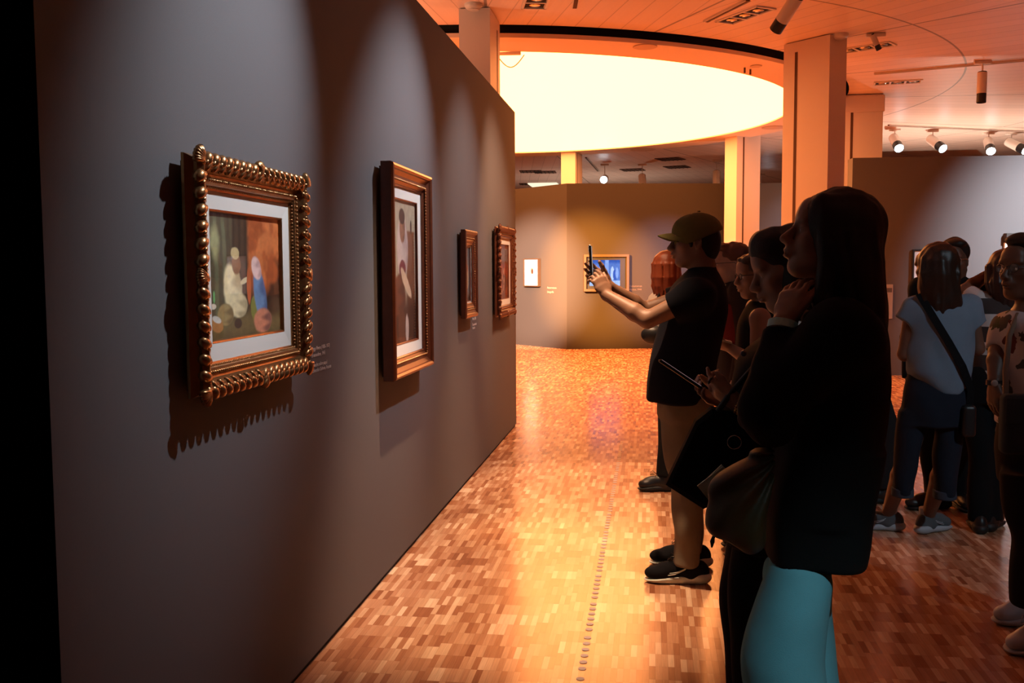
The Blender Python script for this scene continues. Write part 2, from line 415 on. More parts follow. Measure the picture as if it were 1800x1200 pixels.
# the ones in view
spot((1.22, 9.0), (.35, 10.3, 2.55), 'large grey spotlight hanging at the top edge above the luminous ring', lit=True, tall=.36, r=.06, drop=.12)
spot((3.95, 12.6), (3.85, 12.4, 0), 'pink and black spotlight hanging straight down on the right track', lit=False, tall=.36, r=.055, drop=.18)
spot((2.35, 10.95), (2.75, 10.9, 3.0), 'small white sensor-like spotlight beside the broad pillar', lit=False, tall=.17, r=.03, drop=.05)
SP = [((1573, 226), (4.5, 14.6, 1.9), 'leftmost glaring spotlight above the right grey wall'), ((1640, 228), (6.4, 14.2, 1.5), 'second glaring spotlight above the right wall, black snoot'),
      ((1738, 232), (5.7, 14.7, 1.8), 'third glaring spotlight above the right wall, facing the viewer'), ((1778, 233), (8.8, 14.2, 1.5), 'rightmost glaring spotlight above the right wall, tilted')]
for (px, py), aim, lab in SP:
    p = onZ(px, py, ZC); a = (aim[0], p[1]-3.2, 1.6); spot((p[0], p[1]), a, lab, tall=.42, r=.085, grp='glaring spotlights on the rear right track', drop=.15, black=.35)
for (px, py), aim, lab, lit in (((1260, 281), (1.4, 21.5, 0), 'pink cylindrical spotlight left of the cream-lit pillar', True), ((1338, 305), (4.5, 23, 1), 'white tilted spotlight right of the cream-lit pillar', True),
      ((1129, 288), (0, 21.5, 0), 'small dark-tipped spotlight on the far grey ceiling', False), ((1063, 288), (-1.2, 17, 2.6), 'glaring white spotlight above the folded far wall', True)):
    p = onZ(px, py, ZC); spot((p[0], p[1]), aim, lab, lit=lit, tall=.46, r=.09, drop=.3, black=.1 if lit else .4)
# light on the right-hand wall and the far partition, from lamps over the room
GW = 'wall washing spotlights'
spot((6.1, 10.9), (5.75, 14.3, 1.75), 'track spotlight washing the right-hand grey wall', energy=2600, col=(.92, .93, .96), size=66, blend=1, grp=GW)
spot((2.45, 13.6), (.15, 18.6, 1.35), 'track spotlight washing the dark side of the far wall', energy=3600, col=(.80, .74, 1), size=24, blend=1, grp=GW)
spot((-3.4, 9.0), (-2.3, 18.8, 1.2), 'track spotlight washing the pale facet of the far wall', energy=42000, col=(1, .68, .48), size=18, blend=.8, grp=GW)
spot((-3.8, 9.2), (-1.1, 18.2, 1.35), 'track spotlight aimed at the corner of the far wall', energy=42000, col=(1, .38, .055), size=17, blend=.8, grp=GW)
spot((-4.2, 9.4), (1.6, 18.3, 1.2), 'track spotlight aimed at the cream-lit pillar', energy=1300, col=(.75, .88, 1.), size=9, blend=.5, grp=GW)
spot((3.2, 18.9), (3.4, 21.2, 1.7), 'track spotlight washing the far grey wall behind the pillars', energy=140, col=(.85, .87, 1), size=70, blend=1, grp=GW)
for (x, y, en, lab) in ((-1.6, 26.5, 170, 'uplight added out of view behind the folded far wall'), (5.4, 18.6, 500, 'uplight added out of view behind the right-hand grey wall'), (-3.8, 8.0, 260, 'uplight added out of view behind the wall of framed paintings')):
    e = empty('fill_uplight', (x, y, 0), lab, 'fill lamp', 'added fill uplights behind the partitions')  # invented lamps, hidden by the partitions, added to brighten the ceiling
    b = MB(); b.tube((0, 0, 0), (0, 0, .03), .12, n=24); b.build('base', MT['black_metal'], e)
    hz = 2.2 if y < 10 else 1.0
    b = MB(); b.tube((0, 0, .03), (0, 0, hz), .014, n=12); b.build('pole', MT['black_metal'], e)
    b = MB(); b.lathe((0, 0, hz), [(.015, 0), (.07, .04), (.11, .12), (.10, .12), (.06, .05)], 24); b.build('lamp_bowl', MT['white_metal'], e)
    l = bpy.data.lights.new('lamp', 'SPOT'); l.energy = en; l.color = (1, .55, .32) if y < 10 else (1, .78, .60); l.spot_size = R_(160); l.spot_blend = 1; l.shadow_soft_size = .06
    lo = bpy.data.objects.new('lamp', l); C.objects.link(lo); lo.parent = e; lo.location = (0, 0, hz+.16); lo.rotation_euler = (PI, 0, 0)

def radial(px, py):
    p = onZ(px, py, ZC); t = math.atan2(p[1]-C0[1], p[0]-C0[0]); return p, np.array([math.cos(t), math.sin(t), 0]), np.array([-math.sin(t), math.cos(t), 0])
def track(p0, p1, lab):
    a = onZ(*p0, ZC); bq = onZ(*p1, ZC); d = unit(bq-a); v = np.cross((0, 0, 1), d); mid = (a+bq)/2; Ln = np.linalg.norm(bq-a)/2
    e = empty('lighting_track', mid, lab, 'track')
    b = MB(); b.box(mid+V(0, 0, -.008), (Ln, .022, .009), d, v); b.build('rail', MT['groove'], e, mid)
    for s in (-1, 1):
        b = MB(); b.box(mid+V(0, 0, -.012)+v*s*.024, (Ln, .004, .012), d, v); b.build('rail_lip', MT['white_metal'], e, mid)
track((1537, 128), (1870, 98), 'long lighting track crossing the orange ceiling at the right')
track((1562, 219), (1850, 232), 'rear lighting track carrying the row of glaring spotlights')
track((1240, 36), (1315, -2), 'short lighting track beside the triple downlight near the top')
track((1010, 12), (1014, -10), 'short narrow lighting track at the very top left of centre')
track((1030, 276), (1052, 300), 'far lighting track over the folded wall on the grey ceiling')
def downlight(px, py, n, lab, s=.20, along=True):
    p, u, v = radial(px, py); c = p+V(0, 0, 0); e = empty('recessed_downlight', c, lab, 'ceiling light')
    if not along: u, v = v, u
    b = MB()
    Ln = n*s
    for sgn in (-1, 1):
        b.box(c+v*sgn*(s/2+.01)+V(0, 0, -.006), (Ln/2+.02, .012, .008), u, v)
        b.box(c+u*sgn*(Ln/2+.01)+V(0, 0, -.006), (.012, s/2+.02, .008), u, v)
    for i in range(1, n): b.box(c+u*(i*s-Ln/2)+V(0, 0, -.006), (.012, s/2, .008), u, v)
    b.build('trim_frame', MT['white_metal'], e, c)
    for i in range(n):
        q = c+u*((i+.5)*s-Ln/2)
        b = MB(); b.box(q+V(0, 0, -.002), (s/2-.01, s/2-.01, .002), u, v); cell = b.build('lamp_cell', MT['void'], e, c)
        b = MB(); b.ell(q+V(0, 0, -.006), (.06, .06, .012), nu=16, nv=6); b.build('reflector', MT['reflector'], cell, c)
downlight(944, -2, 3, 'triple recessed downlight at the top, above the ring, left of centre')
downlight(1309, 26, 3, 'triple recessed downlight at the top, right of the short track')
downlight(1520, 83, 3, 'triple recessed downlight just right of the broad pillar')
downlight(1578, 144, 3, 'triple recessed downlight below the long right track', s=.19)
for px, py, lab in ((933, 301, 'left small dark square vent on the far grey ceiling'), (958, 302, 'right small dark square vent on the far grey ceiling'),
                    (1112, 298, 'slanted dark vent between the two far spotlights'), (1178, 279, 'dark rectangular vent under the ring on the orange ceiling'), (1190, 293, 'smaller dark vent below the other under the ring'), (930, 323, 'smallest dark vent low on the far ceiling')):
    p, u, v = radial(px, py); e = empty('ceiling_vent', p, lab, 'vent')
    b = MB(); b.box(p+V(0, 0, -.006), (.28, .28, .008), u, v); b.build('grille', MT['groove'], e, p)
    b = MB()
    for k in range(5): b.box(p+V(0, 0, -.017)+v*(k-2)*.1, (.26, .012, .004), u, v)
    b.build('slats', MT['void'], e, p)
p = onZ(957, 324, ZC); e = empty('ceiling_panel_light', p, 'small cream lit panel low on the far grey ceiling', 'ceiling light')
b = MB(); b.box(p+V(0, 0, -.02), (.42, .62, .015)); b.build('panel', emis('panel_glow', (1, .85, .6), 1.2), e, p)
b = MB(); b.box(p+V(0, 0, -.003), (.46, .66, .004)); b.build('panel_frame', MT['white_metal'], e, p)
def puck(px, py, z, r, lab, name='smoke_detector', cat='smoke detector'):
    p = onZ(px, py, z); e = empty(name, p, lab, cat)
    b = MB(); b.lathe(p, [(.001, -.055), (r*.55, -.055), (r*.8, -.045), (r, -.02), (r, 0)], 32); b.build('housing', MT['white_metal'], e, p)
    b = MB(); b.lathe(p, [(r*.55, -.056), (r*.6, -.060), (r*.65, -.054)], 32); b.build('sensor_ring', MT['pillar'], e, p)
puck(832, 7, ZC, .085, 'round white smoke detector at the head of the left pillar')
puck(1477, 60, ZC, .085, 'round white smoke detector at the head of the broad pillar')
puck(1291, 254, ZC, .16, 'large round detector beside the head of the cream-lit pillar')
for px, py, r, lab in ((1134, 82, .13, 'flat round speaker in the ring soffit near the top'), (1329, 116, .07, 'small round speaker in the ring soffit at the right'), (1360, 224, .2, 'round speaker in the far side of the ring soffit'), (1130, 263, .25, 'faint round speaker in the far ring soffit below the disc')):
    p = onZ(px, py, 3.887); e = empty('ceiling_speaker', p, lab, 'speaker')
    b = MB(); b.lathe(p, [(r, 0), (r, -.006), (r*.92, -.008), (.001, -.006)], 32); b.build('speaker_grille', mat('speaker_grille', (.62, .45, .34), .6), e, p)
for px, py, lab in ((1309, 124, 'left short hook hanging from the ring soffit'), (1319, 127, 'right short hook hanging from the ring soffit')):
    p = onZ(px, py-5, 3.887); e = empty('soffit_hook', p, lab, 'hook'); b = MB(); b.tube(p, p-V(0, 0, .06), .012, n=10); b.build('hook_rod', MT['groove'], e, p)
p = onZ(893, 94, 3.875); e = empty('cable_bracket', p, 'small flat bracket with a dangling cable under the ring by the left pillar', 'bracket')
b = MB(); b.box(p, (.14, .03, .014), (1, .1, 0), (-.1, 1, 0)); b.build('bracket_plate', MT['soffit'], e, p)
b = MB(); b.path([p+V(-.12+.3*t, 0, -.02-.13*math.sin(PI*t)) for t in np.linspace(0, 1, 14)], .006); b.build('cable', MT['soffit'], e, p)

# ------------------------------------------------------------------ painted pictures (generic compositions, colours per vertex)
def sm(x, a, b):
    t = np.clip((x-a)/(b-a+1e-9), 0, 1); return t*t*(3-2*t)
_rs = np.random.RandomState(3)
def vnoise(x, y, seed=0):
    xi = np.floor(x).astype(int); yi = np.floor(y).astype(int); fx = x-xi; fy = y-yi
    fx = fx*fx*(3-2*fx); fy = fy*fy*(3-2*fy)
    def h(i, j):
        n = (i*374761393+j*668265263+seed*982451653) & 0xffffffff
        n = ((n ^ (n >> 13))*1274126177) & 0xffffffff
        return ((n ^ (n >> 16)) & 0xffff)/65535.0
    return (h(xi, yi)*(1-fx)+h(xi+1, yi)*fx)*(1-fy)+(h(xi, yi+1)*(1-fx)+h(xi+1, yi+1)*fx)*fy
def fbm(x, y, s=0): return .5*vnoise(x, y, s)+.3*vnoise(x*2.1, y*2.1, s+1)+.2*vnoise(x*4.3, y*4.3, s+2)
def s2l(c): c = np.array(c, float)/255; return np.where(c <= .04045, c/12.92, ((c+.055)/1.055)**2.4)
class Paint:
    def __init__(s, n, m):
        s.u, s.v = np.meshgrid(np.linspace(0, 1, n), np.linspace(0, 1, m)); s.c = np.zeros((m, n, 3)); s.n = n; s.m = m
    def fill(s, col, mask=1.0):
        mask = np.broadcast_to(mask, s.u.shape)[..., None]; s.c = s.c*(1-mask)+s2l(col)*mask
    def blob(s, cx, cy, rx, ry, col, rot=0, soft=.12, wob=.12, shade=None, seed=0):
        a = R_(rot); x = s.u-cx; y = s.v-cy; p = x*math.cos(a)+y*math.sin(a); q = -x*math.sin(a)+y*math.cos(a)
        d = np.sqrt((p/rx)**2+(q/ry)**2)+wob*(fbm(s.u*9+seed, s.v*9, seed)-.5)
        mk = 1-sm(d, 1-soft, 1+soft); s.fill(col, mk)
        if shade is not None: s.fill(shade, mk*sm(p/rx+.35*np.sin(q/ry*7), -.1, .8)*.8)
        return mk
    def grain(s, amt=.25, sc=22, seed=5):
        s.c *= (1+amt*(fbm(s.u*sc, s.v*sc, seed)-.5)*2)[..., None]
def picture(P, name, o, U, W_, m, parent, off):
    vs = []
    o = np.array(o, float); U = np.array(U, float); W_ = np.array(W_, float)
    pts = o+P.u[..., None]*U+P.v[..., None]*W_-off
    me = bpy.data.meshes.new(name); n, mm = P.n, P.m
    idx = np.arange(n*mm).reshape(mm, n); f = np.stack([idx[:-1, :-1], idx[:-1, 1:], idx[1:, 1:], idx[1:, :-1]], -1).reshape(-1, 4)
    me.from_pydata(pts.reshape(-1, 3).tolist(), [], f.tolist()); me.update()
    ca = me.color_attributes.new('paint', 'FLOAT_COLOR', 'POINT'); c = np.ones((n*mm, 4)); c[:, :3] = np.clip(P.c, 0, 4).reshape(-1, 3)
    ca.data.foreach_set('color', c.ravel()); return link(name, me, m, parent)

# --- picture frames: everything lives in a frame (o = wall point bottom near corner, U along the wall, Wz up, Nn out of the wall)
def frame(o, U, Wz, Nn, w_, h_, prof, m, name, parent, off):
    """mitred moulding: prof = list of (inward distance, height out of the wall)"""
    b = MB(); vs = []
    for i, t in prof:
        for (x, y) in ((i, i), (w_-i, i), (w_-i, h_-i), (i, h_-i)):
            vs.append(o+U*x+Wz*y+Nn*t)
    fs = []
    for j in range(len(prof)-1):
        for k in range(4): fs.append((j*4+k, j*4+(k+1) % 4, (j+1)*4+(k+1) % 4, (j+1)*4+k))
    b.add(vs, fs); return b.build(name, m, parent, off)
def side_iter(o, U, Wz, w_, h_, ins):
    """the four sides as (start, direction, length, inward)"""
    return ((o+U*ins+Wz*ins, U, w_-2*ins, Wz), (o+U*(w_-ins)+Wz*ins, Wz, h_-2*ins, -U), (o+U*(w_-ins)+Wz*(h_-ins), -U, w_-2*ins, -Wz), (o+U*ins+Wz*(h_-ins), -Wz, h_-2*ins, U))
def beads(b, o, U, Wz, Nn, w_, h_, ins, t, r, pitch, lens=(1, 1, 1), nu=6, nv=4):
    for s, d, Ln, inn in side_iter(o, U, Wz, w_, h_, ins):
        n = max(1, round(Ln/pitch))
        R = np.array([d, inn, Nn]).T
        for i in range(n): b.ell(s+d*((i+.5)*Ln/n)+Nn*t, (r*lens[0], r*lens[1], r*lens[2]), R, nu, nv)
def painting(o, w_, h_, lab, wood, P, border, liner, depth, style, grp=None, U=(0, 1, 0), N_=(1, 0, 0), glass=True, cat='painting'):
    U = np.array(U, float); N_ = np.array(N_, float); Z = V(0, 0, 1); o = np.array(o, float)
    e = empty('framed_painting', o, lab, cat, grp); off = o
    D = depth; B = border
    if style in ('carved', 'scallop'):
        prof = [(.0, .012), (0, .02), (.012, D*.62), (.006, D*.80), (.022, D), (.038, D*.92), (.050, D*.62), (.060, D*.55), (.066, D*.64), (.078, D*.62), (.084, D*.45), (B, D*.40), (B, D*.15)]
    else:
        prof = [(.0, .012), (0, D*.82), (.006, D*.96), (.016, D), (.026, D*.90), (.030, D*.78), (.050, D*.60), (.062, D*.58), (.068, D*.66), (.074, D*.58), (.090, D*.44), (.094, D*.52), (.100, D*.44), (B, D*.38), (B, D*.15)]
    k = B/prof[-1][0]; prof = [(i*k, t) for i, t in prof]
    frame(o, U, Z, N_, w_, h_, prof, wood, 'moulding', e, off)
    frame(o, U, Z, N_, w_, h_, [(.02, .0), (.02, .03)], MT['gold_dark'], 'backing_box', e, off)
    if style in ('carved', 'scallop'):
        b = MB(); pt = .046 if style == 'carved' else .055
        for si, (s, d, Ln, inn) in enumerate(side_iter(o, U, Z, w_, h_, .016)):
            n = round(Ln/pt); half = n//2
            for i in range(1, n):
                lean = .85 if i < half else -.85
                ax = unit(-inn+d*lean*.9+N_*.05); bx = unit(np.cross(N_, ax)); cz = np.cross(ax, bx)
                c = s+d*(i*Ln/n)
                b.ell(c-inn*.004+N_*(D*.84), (.025, .0165, .018), np.array([ax, bx, cz]).T, 9, 7)
                b.ell(c+inn*.012+N_*(D*.88), (.024, .010, .011), np.array([ax, bx, cz]).T, 8, 6)
                b.ell(c+inn*.006+d*.016+N_*(D*.93), (.012, .006, .008), np.array([ax, bx, cz]).T, 7, 5)
            # centre shell and corner leaves
            c = s+d*(Ln/2)+N_*(D*.9)
            for q in range(-3, 4):
                ax = unit(-inn*1.0+d*q*.28); bx = unit(np.cross(N_, ax)); b.ell(c+ax*.012, (.026, .007, .014), np.array([ax, bx, np.cross(ax, bx)]).T, 8, 6)
            c = s+N_*(D*.9)+(d+inn)*.004
            for q in range(-3, 4):
                ax = unit(-inn-d+(d-inn)*q*.33); bx = unit(np.cross(N_, ax)); b.ell(c+ax*.014, (.030, .008, .014), np.array([ax, bx, np.cross(ax, bx)]).T, 8, 6)
        b.build('carved_edge', MT['gold'] if style == 'carved' else wood, e, off)
    b = MB(); beads(b, o, U, Z, N_, w_, h_, B*.72, D*.66, .0058, .0135 if style != 'plain' else .016); b.build('beaded_row', MT['gold'], e, off)
    if style == 'carved':
        b = MB(); beads(b, o, U, Z, N_, w_, h_, B*.87, D*.5, .006, .012, (.55, 1.5, .6)); b.build('ribbed_row', MT['gold'], e, off)
    # liner, inner lip, picture, glass
    i0 = B; i1 = B+liner
    frame(o, U, Z, N_, w_, h_, [(i0-.002, D*.36), (i1, D*.30), (i1, D*.12)], MT['linen'], 'linen_liner', e, off)
    frame(o, U, Z, N_, w_, h_, [(i1-.001, D*.31), (i1+.004, D*.28), (i1+.007, D*.14)], wood, 'inner_lip', e, off)
    picture(P, 'picture', o+U*i1+Z*i1+N_*(D*.13), U*(w_-2*i1), Z*(h_-2*i1), MT['art'], e, off)
    if glass:
        b = MB(); b.box(o+U*w_/2+Z*h_/2+N_*(D*.2), ((w_-2*i1)/2, (h_-2*i1)/2, .0012), U, Z, N_); b.build('glass_pane', MT['glass'], e, off)
    return e
# picture 1: broad scene, green-brown left, rust right, pale and blue draped forms
P = Paint(260, 200)
P.fill((58, 48, 34)); P.fill((92, 96, 70), (1-sm(P.u, .22, .36))*(.35+.65*sm(np.sin(P.u*60+3*fbm(P.u*4, P.v*2)), -.3, .9)))
P.fill((30, 26, 20), sm(P.u, .22, .32)*(1-sm(P.u, .5, .56))*sm(np.sin(P.u*75+4*fbm(P.u*5, P.v*2, 4)), -.2, .8)*.7)
P.fill((150, 74, 36), sm(P.u, .5, .56)*sm(P.v, .30, .45)); P.fill((184, 106, 58), sm(P.u, .5, .56)*sm(P.v, .32, .5)*sm(fbm(P.u*7, P.v*5, 9), .45, .7))
P.fill((26, 24, 18), sm(P.u+.16*np.sin(P.v*9), .78, .86)*(1-sm(P.v, .58, .68))); P.fill((48, 34, 22), sm(P.u, .80, .88)*(1-sm(P.v, .40, .46)))
P.fill((104, 92, 56), 1-sm(P.v+.03*np.sin(P.u*9), .10, .24)); P.fill((74, 62, 38), (1-sm(P.v, .0, .10))*.6)
P.blob(.10, .76, .05, .12, (150, 152, 108), soft=.5, wob=.5)
P.blob(.31, .40, .115, .20, (214, 202, 158), rot=8, shade=(160, 146, 108), wob=.3); P.blob(.38, .27, .12, .10, (206, 196, 156), rot=-15, shade=(150, 138, 104))
P.blob(.36, .60, .06, .09, (120, 84, 52), wob=.5); P.blob(.35, .68, .06, .05, (190, 172, 124), wob=.6)
P.blob(.47, .46, .06, .022, (196, 186, 150), rot=20); P.blob(.53, .42, .03, .14, (176, 92, 52), wob=.4)
P.blob(.60, .23, .05, .10, (112, 118, 54), wob=.3); P.blob(.69, .33, .085, .235, (92, 128, 166), rot=12, shade=(52, 76, 116), wob=.1)
P.blob(.64, .56, .065, .10, (206, 178, 172), rot=20, shade=(170, 134, 132)); P.blob(.72, .12, .13, .105, (188, 124, 96), shade=(96, 58, 60))
P.blob(.21, .20, .10, .085, (150, 132, 86), shade=(92, 78, 48), wob=.05); P.blob(.10, .13, .08, .055, (168, 120, 70), rot=-25); P.blob(.10, .17, .055, .025, (196, 196, 186), rot=-20)
P.blob(.075, .34, .012, .05, (96, 160, 96)); P.blob(.37, .12, .05, .04, (52, 42, 32)); P.blob(.06, .27, .04, .022, (202, 196, 176))
P.grain(.22); P.c *= 1.35
painting((WX+.012, 2.50, 1.165), .84, .675, 'large gilt carved painting of pale and blue draped forms, nearest the viewer', MT['gold'], P, .092, .052, .068, 'carved', 'framed paintings on the grey wall')
# picture 2: tall-looking, pale upper half, dark brown lower half
P = Paint(200, 200)
P.fill((176, 164, 140)); P.fill((122, 74, 44), sm(P.u, .60, .66)*(1-sm(P.u, .93, .97))*(1-sm(P.v, .78, .8))); P.fill((112, 70, 44), (1-sm(P.u, .12, .16))*(1-sm(P.v, .7, .74)))
P.fill((60, 34, 20), 1-sm(P.v, .22, .42)); P.fill((40, 26, 16), (1-sm(P.v, .05, .3))*sm(P.u, .55, .7))
P.blob(.47, .66, .21, .22, (206, 190, 182), wob=.1, shade=(170, 150, 146)); P.blob(.47, .80, .105, .10, (150, 104, 76), shade=(112, 74, 52)); P.blob(.46, .885, .115, .055, (58, 40, 32))
P.blob(.15, .82, .035, .05, (70, 44, 28)); P.blob(.82, .82, .035, .05, (70, 44, 28)); P.blob(.46, .52, .13, .06, (110, 44, 56), wob=.3)
P.blob(.3, .34, .25, .14, (104, 58, 36), wob=.4, shade=(64, 34, 22)); P.blob(.6, .42, .22, .05, (214, 190, 160), rot=-25, wob=.4); P.blob(.42, .12, .14, .13, (86, 50, 30), wob=.4); P.blob(.62, .1, .07, .1, (190, 176, 170), wob=.5)
P.grain(.2)
painting((WX+.012, 4.47, .985), .825, 1.045, 'tall red-brown framed painting with pale upper half, second along the wall', MT['redwood'], P, .10, .055, .075, 'plain', 'framed paintings on the grey wall')
P = Paint(120, 120)
P.fill((120, 124, 126)); P.fill((98, 104, 108), sm(P.v, .6, .9)); P.fill((84, 58, 38), 1-sm(P.v, .05, .2)); P.blob(.40, .36, .22, .33, (140, 70, 34), wob=.5, shade=(80, 40, 22)); P.blob(.42, .66, .09, .07, (60, 38, 26)); P.blob(.66, .42, .14, .20, (190, 164, 128), wob=.4); P.blob(.62, .6, .08, .07, (168, 120, 84)); P.grain(.2)
painting((WX+.012, 6.40, 1.185), .45, .60, 'small red-brown framed picture, third along the grey wall, label below', MT['redwood'], P, .075, .035, .05, 'plain', 'framed paintings on the grey wall')
P = Paint(140, 120)
P.fill((112, 58, 36)); P.fill((120, 116, 124), sm(P.v, .66, .72)*(1-sm(P.v, .9, .95))); P.fill((150, 60, 44), sm(P.v, .4, .5)*(1-sm(P.v, .6, .66)))
rs = np.random.RandomState(5)
for i in range(42): P.blob(rs.uniform(.05, .95), rs.uniform(.06, .62), .03, .06, [(168, 70, 44), (60, 36, 30), (196, 150, 110), (110, 52, 40)][i % 4], wob=.4, seed=i)
P.grain(.3)
painting((WX+.012, 7.82, 1.125), .89, .74, 'scalloped dark-gilt framed painting, fourth and last before the wall end', MT['redwood'], P, .085, .05, .06, 'scallop', 'framed paintings on the grey wall')

# ------------------------------------------------------------------ lettering on the walls
def wall_text(lines, o, U, N_, size, lead, lab, m, name='wall_label'):
    U = unit(U); N_ = unit(N_); o = np.array(o, float); e = empty(name, o, lab, 'label')
    for i, (s, gap) in enumerate(lines):
        cu = bpy.data.curves.new('text_line', 'FONT'); cu.body = s; cu.size = size; cu.extrude = .0006; cu.space_character = .96
        tmp = bpy.data.objects.new('tmp', cu); C.objects.link(tmp); bpy.context.view_layer.update()
        me = bpy.data.meshes.new_from_object(tmp.evaluated_get(bpy.context.evaluated_depsgraph_get()))
        bpy.data.objects.remove(tmp, do_unlink=True)
        ob = link('text_line', me, m, e)
        Mx = Matrix.Identity(4)
        for r in range(3): Mx[r][0] = U[r]; Mx[r][1] = (0, 0, 1)[r]; Mx[r][2] = N_[r]; Mx[r][3] = N_[r]*.001 - (lead*(i)+gap)*(r == 2)
        ob.matrix_parent_inverse = Matrix.Identity(4); ob.matrix_local = Mx
    return e
wall_text([('Diego Rivera (1886-1957)', 0), ('El curandero, 1943', .004), ('Gouache sobre papel', .022), ('Colección Gelman, Acervo', .022)], onX(547, 617, WX+.001), (0, 1, 0), (1, 0, 0), .0215, .021,
          'white lettering beside the lower right corner of the large ornate gilt painting', MT['text'])
wall_text([('Diego Rivera', 0), ('Retrato, 1936', .004), ('Óleo sobre tela', .022), ('Colección', .022)], onX(830, 556, WX+.001), (0, 1, 0), (1, 0, 0), .027, .024,
          'white lettering under the small narrow framed picture', MT['text'])
# ------------------------------------------------------------------ things on the far walls
def on_seg(px, py, p, q):
    d = ray(px, py); p = np.array(p); e = np.array(q)-p
    A = np.array([[d[0], -e[0]], [d[1], -e[1]]]); t, s = np.linalg.solve(A, p-CAM[:2]); return CAM+d*t
def seg_frame(p, q): e = unit(np.array([q[0]-p[0], q[1]-p[1], 0])); return e, np.array([e[1], -e[0], 0])
# small framed picture on the left facet
U, N_ = seg_frame(FL, FC); a = on_seg(925, 503, FL, FC); c = on_seg(951, 454, FL, FC); w_ = abs(np.dot(c-a, U)); h_ = c[2]-a[2]
o = a+N_*.005; e = empty('framed_picture', o, 'small white-framed picture on the pale facet of the far wall', 'picture')
frame(o, U, V(0, 0, 1), N_, w_, h_, [(0, 0), (0, .07), (.02, .07), (.022, .05)], MT['birch'], 'picture_frame', e, o)
b = MB(); b.box(o+U*w_/2+V(0, 0, h_/2)+N_*.045, (w_/2-.02, h_/2-.02, .004), U, (0, 0, 1), N_); b.build('white_mount', mat('white_mount', (.7, .72, .74), .8), e, o)
P = Paint(40, 60); P.fill((214, 205, 190)); P.blob(.55, .62, .34, .30, (176, 150, 124)); P.blob(.66, .55, .2, .26, (60, 34, 24), wob=.5); P.blob(.5, .12, .5, .18, (226, 220, 208))
picture(P, 'print', o+U*w_*.34+V(0, 0, h_*.32)+N_*.051, U*w_*.34, V(0, 0, h_*.40), MT['art'], e, o)
lt = bpy.data.lights.new('lamp', 'SPOT')
wall_text([('Autorretrato', 0), ('Litografía', .03)], on_seg(962, 507, FL, FC)+N_*.002, U, N_, .055, .05, 'two faint pale lines of lettering right of the small white-framed picture', mat('pale_letters', (.25, .20, .17), .8))
bpy.data.lights.remove(lt)
# screen in a pale wooden box frame
U, N_ = seg_frame(FC, FR); a = on_seg(1025, 512, FC, FR); c = on_seg(1104, 447, FC, FR); w_ = abs(np.dot(c-a, U)); h_ = c[2]-a[2]; o = a+N_*.004
e = empty('video_screen', o, 'screen playing blue-tinted film in a pale wooden box frame', 'screen')
frame(o, U, V(0, 0, 1), N_, w_, h_, [(0, 0), (0, .12), (.045, .12), (.05, .06)], MT['birch'], 'wooden_frame', e, o)
b = MB(); b.box(o+U*w_/2+V(0, 0, h_/2)+N_*.05, (w_/2-.04, h_/2-.04, .012), U, (0, 0, 1), N_); b.build('black_panel', MT['black_metal'], e, o)
P = Paint(120, 80); P.fill((92, 124, 204)); P.fill((60, 92, 180), sm(P.v, .8, .95)); P.fill((170, 196, 244), 1-sm(P.v, .18, .22)); P.fill((140, 168, 232), sm(P.u, .5, .52)*(1-sm(P.u, .62, .64)))
P.blob(.22, .5, .10, .26, (150, 178, 240), wob=.4); P.blob(.36, .55, .08, .22, (180, 204, 250), wob=.4); P.blob(.30, .62, .06, .1, (50, 80, 170)); P.blob(.75, .48, .06, .28, (186, 208, 250), wob=.3); P.blob(.84, .42, .07, .22, (66, 96, 190), wob=.4); P.blob(.9, .5, .05, .22, (140, 168, 236)); P.blob(.48, .3, .05, .15, (48, 76, 160), wob=.5); P.grain(.2, 14)
picture(P, 'film_image', o+U*w_*.13+V(0, 0, h_*.15)+N_*.064, U*w_*.68, V(0, 0, h_*.70), MT['screen'], e, o)
wall_text([('Cortometraje', 0), ('México, 1940', .02)], on_seg(1106, 504, FC, FR)+N_*.002, U, N_, .045, .045, 'faint pale lettering right of the wooden framed screen', mat('pale_letters_2', (.12, .08, .06), .8))
# right-hand wall: two works, one notice
RP = (2.76, 14.12); RQ = (9.2, 14.45); U, N_ = seg_frame(RP, RQ)
def flat_work(x0, y0, x1, y1, lab, frame_m, mount_col, Pf, name='framed_picture', t=.05, fw=.02, mount_em=0, inset=(.2, .2, .6, .6)):
    a = on_seg(x0, y1, RP, RQ); c = on_seg(x1, y0, RP, RQ); w_ = abs(np.dot(c-a, U)); h_ = c[2]-a[2]; o = a+N_*.004
    e = empty(name, o, lab, 'picture')
    frame(o, U, V(0, 0, 1), N_, w_, h_, [(0, 0), (0, t), (fw, t), (fw+.003, t*.6)], frame_m, 'picture_frame', e, o)
    b = MB(); b.box(o+U*w_/2+V(0, 0, h_/2)+N_*(t*.5), (w_/2-fw, h_/2-fw, .004), U, (0, 0, 1), N_); b.build('mount', mat('mount_board', mount_col, .8), e, o)
    if Pf: picture(Pf, 'print', o+U*w_*inset[0]+V(0, 0, h_*inset[1])+N_*(t*.5+.006), U*w_*inset[2], V(0, 0, h_*inset[3]), MT['art'], e, o)
P = Paint(40, 60); P.fill((226, 224, 222)); P.blob(.5, .5, .3, .3, (190, 180, 176), wob=.5)
flat_work(1601, 438, 1652, 517, 'black-framed white picture behind the long-haired visitor in the pale blue shirt', MT['black_metal'], (.86, .88, .90), P, mount_em=1)
P = Paint(60, 60); P.fill((176, 140, 60)); P.blob(.4, .5, .2, .3, (110, 40, 60)); P.blob(.7, .4, .2, .2, (196, 186, 160))
flat_work(1762, 426, 1842, 492, 'bright white picture with a small coloured print at the right edge of the photo', MT['linen'], (.86, .88, .9), P, inset=(.14, .35, .4, .5))
